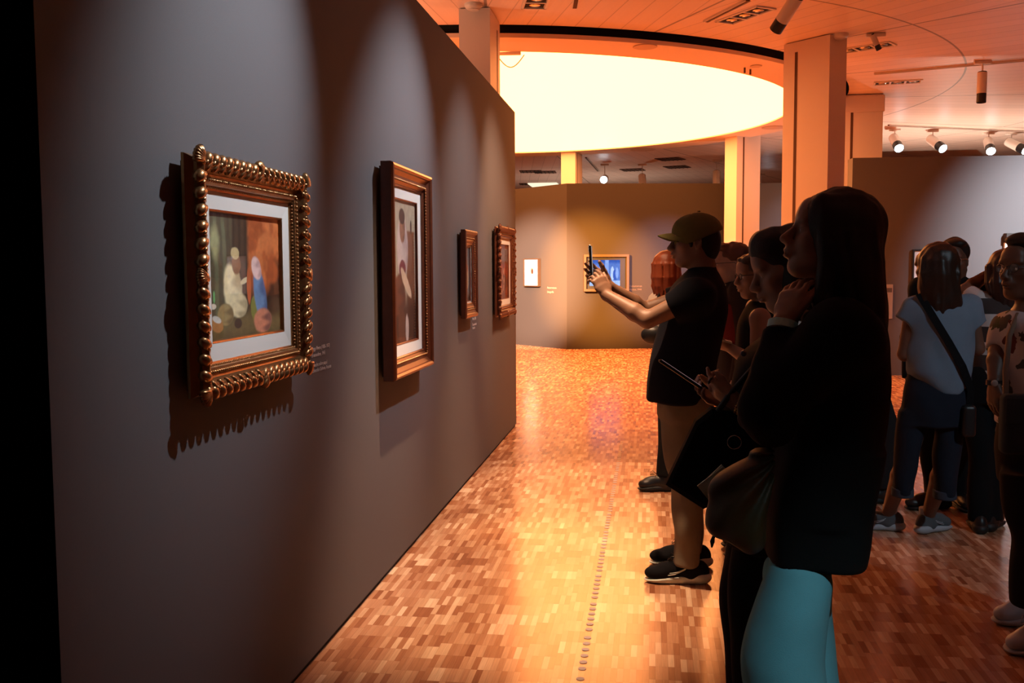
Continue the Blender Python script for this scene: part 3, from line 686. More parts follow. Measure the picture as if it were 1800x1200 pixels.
a = on_seg(1764, 425, RP, RQ); b = MB(); b.box(a+U*.34+N_*.05+V(0, 0, .06), (.34, .05, .055), U, N_, (0, 0, 1)); tag(b.build('canopy_board', MT['wall_far'], None), 'taupe board projecting just above the bright white picture', 'board')
a = on_seg(1555, 560, RP, RQ); c = on_seg(1564, 501, RP, RQ); e = empty('wall_notice', a, 'tall narrow pale notice on the grey wall behind the black jacket', 'notice')
b = MB(); b.box(a+U*.04+N_*.012+V(0, 0, .24), (.06, .24, .008), U, (0, 0, 1), N_, bev=.003); b.build('notice_board', mat('notice_grey', (.36, .34, .33), .7), e, a)
b = MB(); b.box(a+U*.04+N_*.022+V(0, 0, .40), (.045, .03, .002), U, (0, 0, 1), N_); b.build('notice_heading', MT['wall'], e, a)
# dotted distance line on the floor
b = MB(); y = 3.30; i = 0
while y < 8.45:
    x = -.2527+(y-3.5)*.0012
    vs = [(x+.0155*math.cos(2*PI*k/20), y+.0155*math.sin(2*PI*k/20), z) for z in (0.0008, .0018) for k in range(20)]
    b.add(vs, [tuple(range(20, 40))]+[(k, (k+1) % 20, 20+(k+1) % 20, 20+k) for k in range(20)])
    i += 1; y += .0625+(.03 if i % 6 == 4 else 0)
tag(b.build('dotted_floor_line', mat('dot_grey', (.36, .35, .42), .45)), 'dotted line of round grey dots along the floor in front of the paintings', 'floor marking')

# ------------------------------------------------------------------ organic surfaces: signed distance fields meshed with surface nets
class SDF:
    def __init__(s): s.p = []
    def _a(s, fn, lo, hi, k, op='u'): s.p.append((fn, np.array(lo, float), np.array(hi, float), k, op)); return s
    def cone(s, a, b, ra, rb, k=.015, op='u', flat=False):
        a = np.array(a, float); b = np.array(b, float); ba = b-a; L2 = ba@ba+1e-12; Ln = math.sqrt(L2)
        def fn(P):
            t = (P-a)@ba/L2; tc = np.clip(t, 0, 1)
            d = np.linalg.norm(P-a-tc[:, None]*ba, axis=1)-(ra+(rb-ra)*tc)
            if flat: d = np.maximum(d, (t-1)*Ln)
            return d
        m = max(ra, rb); return s._a(fn, np.minimum(a, b)-m, np.maximum(a, b)+m, k, op)
    def chain(s, pts, rs, k=.015, kk=.0, op='u'):
        for i in range(len(pts)-1): s.cone(pts[i], pts[i+1], rs[i], rs[i+1], k if i == 0 else max(k*.6, .004), op)
        return s
    def ell(s, c, r, R=None, k=.015, op='u'):
        c = np.array(c, float); r = np.array(r, float); R = np.eye(3) if R is None else np.array(R, float)
        def fn(P):
            q = (P-c)@R; k0 = np.linalg.norm(q/r, axis=1); k1 = np.linalg.norm(q/(r*r), axis=1)+1e-9
            return k0*(k0-1)/k1
        m = r.max(); return s._a(fn, c-m, c+m, k, op)
    def ecap(s, a, b, ra, rb, side, k=.015, op='u', flat=False):
        """capsule with elliptical section: ra=(r along side, r across) at a, rb at b"""
        a = np.array(a, float); b = np.array(b, float); A = unit(b-a); Ln = np.linalg.norm(b-a)
        sd = np.array(side, float); sd = unit(sd-A*(sd@A)); fr = np.cross(A, sd)
        def fn(P):
            q = P-a; t = q@A; tc = np.clip(t, 0, Ln); f = tc/Ln
            r1 = ra[0]+(rb[0]-ra[0])*f; r2 = ra[1]+(rb[1]-ra[1])*f; mn = np.minimum(r1, r2)
            ax = (t-tc)/mn
            kk = np.sqrt((q@sd/r1)**2+(q@fr/r2)**2+ax**2); d = (kk-1)*mn
            if flat: d = np.maximum(d, t-Ln)
            return d
        m = max(max(ra), max(rb)); return s._a(fn, np.minimum(a, b)-m, np.maximum(a, b)+m, k, op)
    def vloft(s, st, ang=0., k=.02, op='u', p=2.0, cap=.012):
        """stack of ellipses: (z, cx, cy, ra, rb), ra measured along heading ang"""
        st = sorted(st); Z = np.array([q[0] for q in st]); D = np.array([q[1:] for q in st], float)
        zz = np.linspace(Z[0], Z[-1], max(8, len(Z)*7))
        # monotone-ish smooth resample
        DD = np.stack([np.interp(zz, Z, D[:, i]) for i in range(4)], 1)
        if len(Z) > 2:
            w_ = max(1, len(zz)//(len(Z)*2)); ker = np.hanning(2*w_+3)[1:-1]; ker /= ker.sum(); h = len(ker)//2
            for i in range(4):
                e = np.concatenate([2*DD[0, i]-DD[1:h+1, i][::-1], DD[:, i], 2*DD[-1, i]-DD[-h-1:-1, i][::-1]]); DD[:, i] = np.convolve(e, ker, 'valid')
        ca, sa = math.cos(ang), math.sin(ang)
        def fn(P):
            z = P[:, 2]; c = [np.interp(z, zz, DD[:, i]) for i in range(4)]
            x = P[:, 0]-c[0]; y = P[:, 1]-c[1]; u = x*ca+y*sa; v = -x*sa+y*ca
            ra, rb = np.maximum(c[2], .004), np.maximum(c[3], .004)
            kk = (np.abs(u/ra)**p+np.abs(v/rb)**p)**(1/p)
            d = (kk-1)*np.minimum(ra, rb)
            ez = np.maximum(zz[0]-z, z-zz[-1]); q = np.maximum(d+cap, 0); w2 = np.maximum(ez+cap, 0)
            return np.where((d+cap > 0) & (ez+cap > 0), np.sqrt(q*q+w2*w2)-cap, np.maximum(d, ez))
        m = D[:, 2:].max(); return s._a(fn, (D[:, 0].min()-m, D[:, 1].min()-m, zz[0]), (D[:, 0].max()+m, D[:, 1].max()+m, zz[-1]), k, op)
    def box(s, c, h, R=None, r=.01, k=.01, op='u'):
        c = np.array(c, float); h = np.array(h, float); R = np.eye(3) if R is None else np.array(R, float)
        def fn(P):
            q = np.abs((P-c)@R)-h+r; return np.linalg.norm(np.maximum(q, 0), axis=1)+np.minimum(q.max(axis=1), 0)-r
        m = np.linalg.norm(h); return s._a(fn, c-m, c+m, k, op)
    def plane(s, o, n_, k=.004):
        """cut away everything on the side n_ points to"""
        o = np.array(o, float); n_ = unit(n_)
        s.p.append((lambda P: -((P-o)@n_), None, None, k, 's')); return s
    def wrinkle(s, fn): s.w = fn; return s
    def ev(s, P, band):
        d = np.full(len(P), 9.0)
        for fn, lo, hi, k, op in s.p:
            if lo is None:
                v = -fn(P); h = np.maximum(k-np.abs(d-v), 0)/k; d = np.maximum(d, v)+h*h*k/4; continue
            pad = band+k*2
            m = np.where(np.all((P > lo-pad) & (P < hi+pad), axis=1))[0]
            if not len(m): continue
            v = fn(P[m]); o = d[m]
            if op == 'u': h = np.maximum(k-np.abs(o-v), 0)/k; d[m] = np.minimum(o, v)-h*h*k/4
            else: v = -v; h = np.maximum(k-np.abs(o-v), 0)/k; d[m] = np.maximum(o, v)+h*h*k/4
        if hasattr(s, 'w'): d = d+s.w(P)
        return d
    def mesh(s, name, m, h=.006, parent=None, off=None, band=.03):
        los = [q[1] for q in s.p if q[1] is not None and q[4] == 'u']; his = [q[2] for q in s.p if q[1] is not None and q[4] == 'u']
        B = 6; lo = np.min(los, 0)-.02; hi = np.max(his, 0)+.02
        nb = np.ceil((hi-lo)/(h*B)).astype(int)+1; n = nb*B+1
        # coarse pass on block centres
        g = [lo[i]+(np.arange(nb[i])+.5)*B*h for i in range(3)]
        G = np.stack(np.meshgrid(*g, indexing='ij'), -1).reshape(-1, 3)
        cd = s.ev(G, B*h*2.2+.05); rad = B*h*.9+.012+(.01 if hasattr(s, 'w') else 0)
        act = (np.abs(cd) < rad*1.25).reshape(nb)
        F = np.where(np.repeat(np.repeat(np.repeat((cd.reshape(nb) < 0), B, 0), B, 1), B, 2), -1.0, 1.0).astype(np.float32)
        F = np.pad(F, ((0, 1), (0, 1), (0, 1)), mode='edge')
        bi = np.argwhere(act)
        if len(bi) == 0: return None
        r7 = np.arange(B+1); off3 = np.stack(np.meshgrid(r7, r7, r7, indexing='ij'), -1).reshape(-1, 3)
        for c0 in range(0, len(bi), 1500):
            ids = (bi[c0:c0+1500, None, :]*B+off3[None]).reshape(-1, 3)
            F[ids[:, 0], ids[:, 1], ids[:, 2]] = s.ev(lo+ids*h, band)
        F[0] = F[-1] = 1; F[:, 0] = F[:, -1] = 1; F[:, :, 0] = F[:, :, -1] = 1
        I = F < 0
        cn = I[:-1, :-1, :-1].astype(np.int8)
        for a in (0, 1):
            for b in (0, 1):
                for c in (0, 1):
                    if a or b or c: cn = cn+I[a:n[0]-1+a, b:n[1]-1+b, c:n[2]-1+c]
        cells = np.argwhere((cn > 0) & (cn < 8)); N = len(cells)
        idx = np.full(cn.shape, -1, np.int32); idx[cells[:, 0], cells[:, 1], cells[:, 2]] = np.arange(N)
        acc = np.zeros((N, 3)); ct = np.zeros(N)
        for ax in range(3):
            for o1 in (0, 1):
                for o2 in (0, 1):
                    o = [0, 0, 0]; oth = [q for q in range(3) if q != ax]; o[oth[0]] = o1; o[oth[1]] = o2
                    p = cells+o; q = p.copy(); q[:, ax] += 1
                    f0 = F[p[:, 0], p[:, 1], p[:, 2]]; f1 = F[q[:, 0], q[:, 1], q[:, 2]]; mk = (f0 < 0) != (f1 < 0)
                    t = np.where(mk, f0/(f0-f1+1e-12), 0); t = np.where((np.abs(f0) > .9) | (np.abs(f1) > .9), .5, t)
                    pt = p.astype(float); pt[:, ax] += t
                    acc[mk] += pt[mk]; ct[mk] += 1
        vs = lo+(acc/np.maximum(ct, 1)[:, None])*h
        fs = []
        for ax in range(3):
            a, b = [q for q in range(3) if q != ax]
            sl0 = [slice(1, -1)]*3; sl0[ax] = slice(0, -1); sl1 = list(sl0); sl1[ax] = slice(1, None)
            e = np.argwhere(I[tuple(sl0)] != I[tuple(sl1)])
            o = np.array([1, 1, 1]); o[ax] = 0; e = e+o
            ins = I[e[:, 0], e[:, 1], e[:, 2]]
            def gi(da, db): q = e.copy(); q[:, a] -= da; q[:, b] -= db; return idx[q[:, 0], q[:, 1], q[:, 2]]
            Q = np.stack([gi(1, 1), gi(0, 1), gi(0, 0), gi(1, 0)], 1)
            fl = ins if ax != 1 else ~ins
            Q[~fl] = Q[~fl][:, ::-1]; Q = Q[(Q >= 0).all(1)]; fs.append(Q)
        fs = np.concatenate(fs)
        if off is not None: vs = vs-off
        me = bpy.data.meshes.new(name)
        me.vertices.add(N); me.vertices.foreach_set('co', vs.ravel())
        me.loops.add(len(fs)*4); me.loops.foreach_set('vertex_index', fs.ravel().astype(np.int32))
        me.polygons.add(len(fs)); me.polygons.foreach_set('loop_start', (np.arange(len(fs))*4).astype(np.int32))
        me.update(calc_edges=True); me.polygons.foreach_set('use_smooth', np.ones(len(fs), bool)); me.validate(); me.update()
        return link(name, me, m, parent)

def folds(amp, sc=14, seed=0., dirn=(0, 0, 1)):
    dx = np.array(dirn, float)
    def fn(P):
        x, y, z = P[:, 0]*sc, P[:, 1]*sc, P[:, 2]*sc
        a = np.sin(z*1.1+1.7*np.sin(x*1.3+seed)+1.3*np.sin(y*1.7+seed*2))
        b = np.sin(x*1.9+z*.8+seed*3+1.1*np.sin(y*1.1)); c = np.sin((y*1.6-z*1.4)+seed+.9*np.sin(x*2.1))
        return amp*(.45*a+.3*b+.35*c)
    return fn
def strands(amp, sc=90, seed=0.):
    def fn(P):
        a = np.arctan2(P[:, 1]-seed, P[:, 0]); return amp*(np.sin(P[:, 0]*sc+2*np.sin(P[:, 2]*9))*.5+np.sin(P[:, 1]*sc*1.1+2.3*np.sin(P[:, 2]*7+1))*.5+.8*np.sin(P[:, 0]*sc*.31+P[:, 1]*sc*.27+P[:, 2]*6))
    return fn
def locks(S, hd, fwd, n, r0, drop, seed=1, r=.012, spread=.95):
    """loose hanging locks round the back and sides of a head"""
    rs = np.random.RandomState(seed); f = unit(V(fwd[0], fwd[1], 0)); l = V(-f[1], f[0], 0)
    for i in range(n):
        a = PI+rs.uniform(-1.75, 1.75); rr = r0+rs.uniform(-.006, .010); q = []
        for z_, k_ in ((.085, .55), (.03, .98), (-.06, 1.02), (-drop*.6, spread), (-drop+rs.uniform(-.02, .05), spread*.9)):
            q.append(hd-f*.018+(f*math.cos(a)*1.05+l*math.sin(a)*.92)*rr*k_+V(rs.uniform(-.008, .008), rs.uniform(-.006, .006), z_))
        S.chain(q, [r*.9, r, r*1.05, r*.9, r*.35], .006)
def curls(amp, sc=70):
    return lambda P: amp*(np.sin(P[:, 0]*sc)*np.sin(P[:, 1]*sc*1.1+1)*1.0+np.sin(P[:, 2]*sc+2*np.sin(P[:, 0]*sc*.6))*.8)

# ------------------------------------------------------------------ people materials
def skin(nm, c): return mat(nm, c, .5, bump=.08, bscale=260, var=.06, vscale=18, sss=.0)
def cloth(nm, c, rough=.9, var=.08, **k): return mat(nm, c, rough, bump=.35, bscale=420, var=var, vscale=30, spec=.2, sheen=k.pop('sheen', 0), **k)
SK = skin('skin_fair', (.34, .19, .13)); SK2 = skin('skin_tan', (.30, .16, .10)); SK3 = skin('skin_brown', (.13, .062, .038))
EYE = mat('eye_white', (.7, .66, .62), .15); IRIS = mat('iris_dark', (.02, .01, .006), .1)
LIPS = mat('lip_skin', (.32, .12, .10), .4)
BLK = cloth('black_cloth', (.0045, .0045, .0055)); BLK2 = cloth('near_black_cloth', (.007, .007, .008))
RUB = mat('pale_rubber', (.74, .80, .72), .6); RUBK = mat('black_rubber', (.01, .01, .01), .6)
LEA = mat('black_leather', (.012, .011, .011), .4, bump=.2, bscale=120)

def mat3(f, l, u): return np.array([f, l, u]).T
def head_axes(yaw, pitch, roll=0.):
    """yaw = compass heading of the nose, pitch up positive"""
    f = V(math.cos(yaw)*math.cos(pitch), math.sin(yaw)*math.cos(pitch), math.sin(pitch)); l = V(-math.sin(yaw), math.cos(yaw), 0)
    u = np.cross(f, l); return f, l*math.cos(roll)+u*math.sin(roll), u*math.cos(roll)-l*math.sin(roll)
def add_head(S, c, ax, s=1.0, fem=False, nose=1.0):
    f, l, u = ax; R = mat3(f, l, u); T = lambda x, y, z: c+(f*x+l*y+u*z)*s
    e = lambda x, y, z, r, k, op='u': S.ell(T(x, y, z), np.array(r)*s, R, k*s, op)
    e(-.018, 0, .035, (.098, .077, .086), .01)
    e(.022, 0, -.015, (.074, .066, .088), .03)
    e(.040, 0, -.060, (.050, .050, .052), .03)
    e(.070, 0, -.098, (.022, .026 if not fem else .021, .019), .028)       # chin
    for sg in (-1, 1):
        S.cone(T(-.012, sg*.058, -.055), T(.060, sg*.022, -.098), .017*s, .015*s, .03*s)   # jaw line
        e(.060, sg*.044, -.018, (.026, .022, .020), .022)                  # cheek
        e(.086, sg*.030, .026, (.014, .026, .008), .014)                   # brow
        e(.098, sg*.030, .004, (.013, .016, .012), .016, 's')              # eye socket
        e(.078, sg*.031, .003, (.0145, .0175, .0135), .006)                # lid
        e(.108, sg*.013, -.036, (.012, .0075, .0075), .008)                # nostril wing
        S.ell(T(-.010, sg*.078, -.006), np.array((.019, .007, .031))*s, R, .006*s)  # ear
        S.ell(T(-.006, sg*.086, -.002), np.array((.011, .006, .019))*s, R, .004*s, 's')
    S.cone(T(.092, 0, .016), T(.120*1.0+(nose-1)*.02, 0, -.030), .0085*s, .0125*s, .012*s)
    e(.094, 0, -.056, (.018, .026, .014), .016)
    e(.104, 0, -.0595, (.0125, .021, .0065), .006); e(.101, 0, -.0725, (.0125, .0185, .0072), .006)
    e(.116, 0, -.066, (.014, .022, .0016), .003, 's')
    e(.078, 0, .055, (.030, .050, .040), .03)                              # forehead
    return T
def add_eyes(T, s, parent, off, l, f):
    b = MB(); i_ = MB()
    for sg in (-1, 1):
        b.ell(T(.0815, sg*.031, .003), (.0118*s,)*3, nu=14, nv=10); i_.ell(T(.0905, sg*.031, .003), (.0042*s,)*3, nu=12, nv=8)
    e = b.build('eyes', EYE, parent, off); i_.build('irises', IRIS, e)
def add_brows(T, s, parent, off, m):
    b = MB()
    for sg in (-1, 1): b.path([T(.100, sg*.014, .020), T(.100, sg*.026, .027), T(.092, sg*.040, .025), T(.082, sg*.050, .018)], [.0022*s, .0034*s, .003*s, .0012*s], 6)
    b.build('eyebrows', m, parent, off)
def add_hand(S, W, d, n, left, s=1., curl=(.35, .5, .35), thumb=(.55, .75, .35), curls_=None, splay=.10, k=.006):
    """W wrist, d towards the fingers, n palm normal; returns finger tip positions"""
    d = unit(d); n = unit(np.array(n, float)-d*np.dot(n, d)); t = np.cross(n, d) if left else np.cross(d, n)
    S.ecap(W-d*.01*s, W+d*.045*s, (.027*s, .019*s), (.036*s, .015*s), t, .012)
    S.ecap(W+d*.030*s, W+d*.082*s, (.034*s, .0155*s), (.0385*s, .0125*s), t, .010)
    S.ell(W+d*.035*s+t*.022*s+n*.006*s, (.018*s, .014*s, .030*s), mat3(t, n, d), .012)   # ball of the thumb
    tips = []
    for i, (o, Ln, r) in enumerate(((.029, .074, .0088), (.010, .082, .0090), (-.0095, .077, .0086), (-.0275, .060, .0076))):
        cu = curl if curls_ is None else curls_[i]
        p = W+d*(.084-.004*abs(i-1.2))*s+t*o*s; dd = unit(d+t*(1.5-i)*splay*.5)
        a = 0; pts = [p-dd*.014*s, p]; rs = [r*1.15*s, r*1.1*s]
        for q, fr in enumerate((.45, .30, .25)):
            a += cu[q]; v = dd*math.cos(a)+n*math.sin(a); p = p+v*Ln*fr*s; pts.append(p); rs.append(r*(1.0-.10*(q+1))*s)
        S.chain(pts, rs, k); tips.append(p)
    tv = unit(t*thumb[0]+d*thumb[1]+n*thumb[2]); p0 = W+d*.022*s+t*.024*s; p1 = p0+tv*.040*s; tv2 = unit(tv+d*.35+n*.10); p2 = p1+tv2*.032*s; tv3 = unit(tv2+d*.2); p3 = p2+tv3*.024*s
    S.chain([p0, p1, p2, p3], [.0145*s, .0118*s, .0108*s, .0085*s], .010); tips.append(p3)
    return tips

def std(x, y, H, ang, stance=.10, lean=0.):
    F = V(math.cos(ang), math.sin(ang), 0); Ls = V(-math.sin(ang), math.cos(ang), 0); b = V(x, y, 0)
    J = dict(base=b, F=F, L=Ls, H=H, ang=ang)
    at = lambda f, l, z: b+F*f+Ls*l+V(0, 0, z)
    J['at'] = at; J['pelvis'] = at(0, 0, .53*H)
    for s, n_ in ((1, 'L'), (-1, 'R')):
        J['hip'+n_] = at(0, s*.05*H, .515*H); J['kn'+n_] = at(.012, s*(.03*H+stance*.4), .285*H); J['an'+n_] = at(-.02, s*stance, .050*H)
        J['sh'+n_] = at(-.005+lean*.8, s*.103*H, .812*H); J['el'+n_] = at(-.03+lean*.5, s*.135*H, .63*H); J['wr'+n_] = at(.03+lean*.3, s*.135*H, .485*H)
        J['ft'+n_] = ang+s*.12
        J['hd'+n_] = dict(d=(0, 0, -1), n=-Ls*s+F*.3, curl=(.35, .45, .3))
    J['neck'] = at(-.012+lean*.85, 0, .845*H); J['head'] = at(.012+lean, 0, .935*H); J['hax'] = head_axes(ang, 0)
    return J
def make_body(J, sk, e, off, h=.006, fem=False, hs=1., nose=1., arms='LR'):
    S = SDF(); F, Ls, H = J['F'], J['L'], J['H']; f_ = .92 if fem else 1.0
    T = add_head(S, J['head'], J['hax'], hs, fem, nose); hf, hl, hu = J['hax']
    nr = (.052 if fem else .060)*hs
    S.cone(J['head']-hf*.030*hs-hu*.045*hs, J['neck']+V(0, 0, -.01), nr, nr*1.12, .03)
    # trunk
    p = J['pelvis']; nk = J['neck']; st = []
    for fr, rs_, rf in ((-.10, .130, .09), (0., .150, .100), (.16, .140, .095), (.36, .135, .095), (.60, .155, .11), (.80, .165, .105), (.93, .12, .075), (1.0, .06, .06)):
        c = p+(nk-p)*fr; st.append((c[2], c[0], c[1], rf*f_, rs_*f_))
    S.vloft(st, J['ang'], .03)
    for n_ in 'LR':
        S.cone(nk+V(0, 0, -.05), J['sh'+n_], .055*f_, .056*f_, .04)
        S.chain([J['sh'+n_], J['el'+n_]], [.052*f_, .040*f_], .02); m = J['el'+n_]*.7+J['wr'+n_]*.3
        S.chain([J['el'+n_], m, J['wr'+n_]], [.040*f_, .043*f_, .027*f_], .015)
        S.chain([J['hip'+n_], J['kn'+n_]], [.074*f_, .052], .03); m = J['kn'+n_]*.7+J['an'+n_]*.3
        S.chain([J['kn'+n_], m, J['an'+n_]], [.052, .054, .034], .02)
        t = J['ft'+n_]; fd = V(math.cos(t), math.sin(t), 0); a = J['an'+n_]
        S.cone(a-fd*.02-V(0, 0, a[2]-.045), a+fd*.13-V(0, 0, a[2]-.035), .03, .022, .02); S.cone(a, a-V(0, 0, a[2]-.05), .034, .034, .01)
        q = dict(J['hd'+n_]); S.last = add_hand(S, J['wr'+n_], q.pop('d'), q.pop('n'), n_ == 'L', (.94 if fem else 1.03), **q); J['tips'+n_] = S.last
    S.mesh('body', sk, h, e, off); add_eyes(T, hs, e, off, hl, hf); J['T'] = T
    return T
def trousers(J, m, e, off, h=.008, r=(.10, .075, .065), hem=.07, waist=.60, amp=.004, name='trousers', cuff=None, hips=(.175, .13), st=None):
    S = SDF(); H = J['H']; p = J['pelvis']; w_ = waist*H
    if st is None: st = [(p[2]-.10, p[0], p[1], hips[1]*.9, hips[0]*.92), (p[2]+.01, p[0], p[1], hips[1], hips[0]), (w_, p[0], p[1], hips[1]*.88, hips[0]*.9)]
    S.vloft(st, J['ang'], .03, cap=.01)
    for n_ in 'LR':
        a, k_, b = J['hip'+n_], J['kn'+n_], J['an'+n_]; z1 = hem; t = (k_[2]-z1)/(k_[2]-b[2]); en = k_+(b-k_)*t
        S.vloft([(z1, en[0], en[1], r[2], r[2]), (k_[2]*.55+z1*.45, *(k_*.55+en*.45)[:2], (r[1]+r[2])/2, (r[1]+r[2])/2), (k_[2], k_[0], k_[1], r[1], r[1]*.96), (a[2]-.10, a[0], a[1], r[0], r[0]*.9), (a[2]+.04, a[0], a[1], r[0]*.8, r[0]*.7)], J['ang'], .03, cap=.006)
    S.wrinkle(folds(amp, 16, p[0]*7)); o = S.mesh(name, m, h, e, off)
    if cuff:
        for n_ in 'LR':
            k_, b = J['kn'+n_], J['an'+n_]; S2 = SDF(); z1 = hem; q = lambda z: k_+(b-k_)*((k_[2]-z)/(k_[2]-b[2]))
            a0, a1 = q(z1-.004), q(z1+.045)
            S2.vloft([(z1-.004, a0[0], a0[1], r[2]+.008, r[2]+.008), (z1+.045, a1[0], a1[1], r[2]+.009, r[2]+.009)], 0, cap=.006); S2.mesh('rolled_cuff', cuff, .006, o, off)
    return o
def shoe(a, t, m_up, m_sole, e, off, L=.29, lace=None, h=.005, sock=None, name='shoe', stripe=None, hi=.0):
    fd = V(math.cos(t), math.sin(t), 0); sd = V(-math.sin(t), math.cos(t), 0); g = V(a[0], a[1], 0); u = V(0, 0, 1); R = mat3(fd, sd, u)
    S = SDF()
    S.ell(g+fd*(L*.50)+u*.045, (L*.24, .046, .036), R, .02); S.ell(g+fd*(L*.22)+u*.062, (L*.28, .040, .045), R, .03); S.ell(g-fd*.035+u*.055, (.055, .036, .058+hi), R, .03)
    S.cone(g+u*.05, g+u*(.105+hi)-fd*.01, .046, .043, .02, flat=True); S.ell(g+fd*(L*.35)+u*.075, (.05, .018, .022), R, .02)
    S.plane(g+u*.022, -u); o = S.mesh(name, m_up, h, e, off)
    S = SDF(); S.ell(g+fd*(L*.52)+u*.024, (L*.262, .054, .026), R, .02); S.ell(g+fd*.06+u*.024, (L*.34, .046, .030), R, .03); S.ell(g-fd*.035+u*.030, (.066, .045, .036), R, .02)
    S.plane(g+u*.001, -u); S.plane(g+u*.047-fd*.0, u+fd*.14, .006); S.mesh('sole', m_sole, h, o, off)
    if lace:
        b = MB()
        for i in range(5):
            q = g+fd*(L*(.22+.055*i))+u*(.108-.008*i); b.path([q-sd*.026-u*.008, q-sd*.012+u*.005, q+sd*.012+u*.005, q+sd*.026-u*.008], .0028, 6)
        q = g+fd*(L*.20)+u*.115; b.path([q, q+fd*.03+sd*.03+u*.02, q+fd*.05+sd*.01-u*.003, q], .0024, 6); b.path([q, q+fd*.03-sd*.03+u*.02, q+fd*.05-sd*.02-u*.003, q], .0024, 6)
        b.build('laces', lace, o, off)
    if stripe:
        for s in (-1, 1):
            b = MB()
            for w0 in (0, .022): b.path([g+sd*s*(.047-.004*abs(i-3))+fd*(L*(.48-w0*2)-i*.022)+u*(.042+.0012*i*i+w0*.5) for i in range(7)], .0026, 6)
            b.build('side_stripe', stripe, o, off)
    if sock:
        b = MB(); b.tube(g-fd*.012+u*.07, g-fd*.012+u*.145, .040, .041, n=20); b.build('sock', sock, e, off)
    return o
def glasses(T, s, m, parent, off):
    b = MB()
    for sg in (-1, 1):
        b.path([T(.106-.004*abs(math.cos(t)), sg*.032+.022*math.cos(t), .004+.017*math.sin(t)) for t in np.linspace(0, 2*PI, 18)[:-1]], .0016*s, 6, closed=True)
        b.path([T(.100, sg*.054, .010), T(.05, sg*.074, .010), T(-.012, sg*.082, .008), T(-.03, sg*.080, -.012)], .0018*s, 6)
    b.path([T(.108, -.010, .008), T(.111, 0, .011), T(.108, .010, .008)], .0016*s, 6)
    o = b.build('glasses', m, parent, off)
    b = MB()
    for sg in (-1, 1): b.add([T(.106, sg*.032+.021*math.cos(t), .004+.016*math.sin(t)) for t in np.linspace(0, 2*PI, 18)[:-1]], [tuple(range(17))])
    b.build('lenses', MT['glass'], o, off)
def person(J, lab): 
    off = J['base'].copy(); return empty('person', off, lab, 'person'), off
def sleeve(S, a, b, r0, r1, k=.03, flat=True): S.cone(a, b, r0, r1, k, flat=flat)
def torso_top(J, S, z0, r=(.175, .125), waist=.93, sh=.07, chest=1.0, hemr=1.0):
    """simple upper garment following the trunk; z0 = hem height"""
    p, nk, H = J['pelvis'], J['neck'], J['H']; q = lambda z: p+(nk-p)*((z-p[2])/(nk[2]-p[2]))
    zs = ((z0, hemr, hemr), (.52*H, 1., 1.), (.61*H, waist, waist), (.70*H, chest, chest), (.77*H, 1.02, .98), (.815*H, .80, .74), (.842*H, .42, .52))
    st = []
    for z, a, b in zs:
        if z < z0-1e-6 and z != z0: continue
        c = q(z); st.append((z, c[0], c[1], r[1]*b, r[0]*a))
    S.vloft(st, J['ang'], .03, cap=.008)
    for n_ in 'LR': S.cone(nk+V(0, 0, -.045)+(J['sh'+n_]-nk)*.25, J['sh'+n_], sh*.85, sh*.92, .04)
def px_rows(rows, Y, hw, ang=PI):
    """profile rows (image row, left edge, right edge, half width) -> ellipse stack standing at distance Y"""
    st = []
    for r in rows:
        y, xl, xr = r[:3]; a, b = onY(xl, y, Y), onY(xr, y, Y); c = (a+b)/2; st.append((c[2], c[0], Y, abs(b[0]-a[0])/2, r[3] if len(r) > 3 else hw))
    return st

# ================================================================== PEOPLE
# ---- woman in the black jacket, nearest, profile to the left
Y1 = 2.55
X1 = lambda x, y, Y=Y1: onY(x, y, Y)
bx = X1(1455, 700)[0]
J = std(bx, Y1, 1.70, PI, .10)
J['head'] = X1(1463, 420); J['hax'] = head_axes(PI, R_(15)); J['neck'] = X1(1483, 545)
J['pelvis'] = V(X1(1415, 900)[0], Y1, .90)
J['shL'] = X1(1478, 592, Y1-.17); J['shR'] = X1(1470, 592, Y1+.17)
J['elL'] = X1(1352, 715, Y1-.20); J['wrL'] = X1(1377, 566, Y1-.11); J['hdL'] = dict(d=X1(1404, 480, Y1-.05)-X1(1376, 572, Y1-.10), n=V(.65, .65, .1), curl=(.30, .45, .35), thumb=(.35, .9, .3))
J['elR'] = X1(1375, 730, Y1+.15); J['wrR'] = X1(1330, 712, Y1+.02); J['hdR'] = dict(d=V(-.3, -.9, .1), n=V(1, -.3, 0), curl=(.7, .9, .5))
for n_, s in (('L', -1), ('R', 1)):
    J['hip'+n_] = V(J['pelvis'][0], Y1+s*.09, .87)
J['knL'] = V(X1(1365, 1160)[0], Y1-.10, .50); J['anL'] = V(X1(1400, 1160)[0], Y1-.12, .09)
J['knR'] = V(X1(1420, 1160)[0], Y1+.10, .50); J['anR'] = V(X1(1480, 1160)[0], Y1+.10, .09)
e, off = person(J, 'nearest woman, long dark hair, black jacket and teal trousers, hand at her chin')
T = make_body(J, SK, e, off, .0042, True, .94, 1.1)
HAIRB = mat('dark_brown_hair', (.008, .005, .004), .62, bump=.5, bscale=160)
HAIRB2 = mat('black_hair', (.006, .004, .003), .62, bump=.5, bscale=160)
add_brows(T, 1, e, off, HAIRB)
S = SDF(); hf, hl, hu = J['hax']; R = mat3(hf, hl, hu)
S.ell(T(-.022, 0, .050), (.100, .092, .088), R, .03)
S.ell(X1(1468, 400), (.092, .095, .085), None, .03)
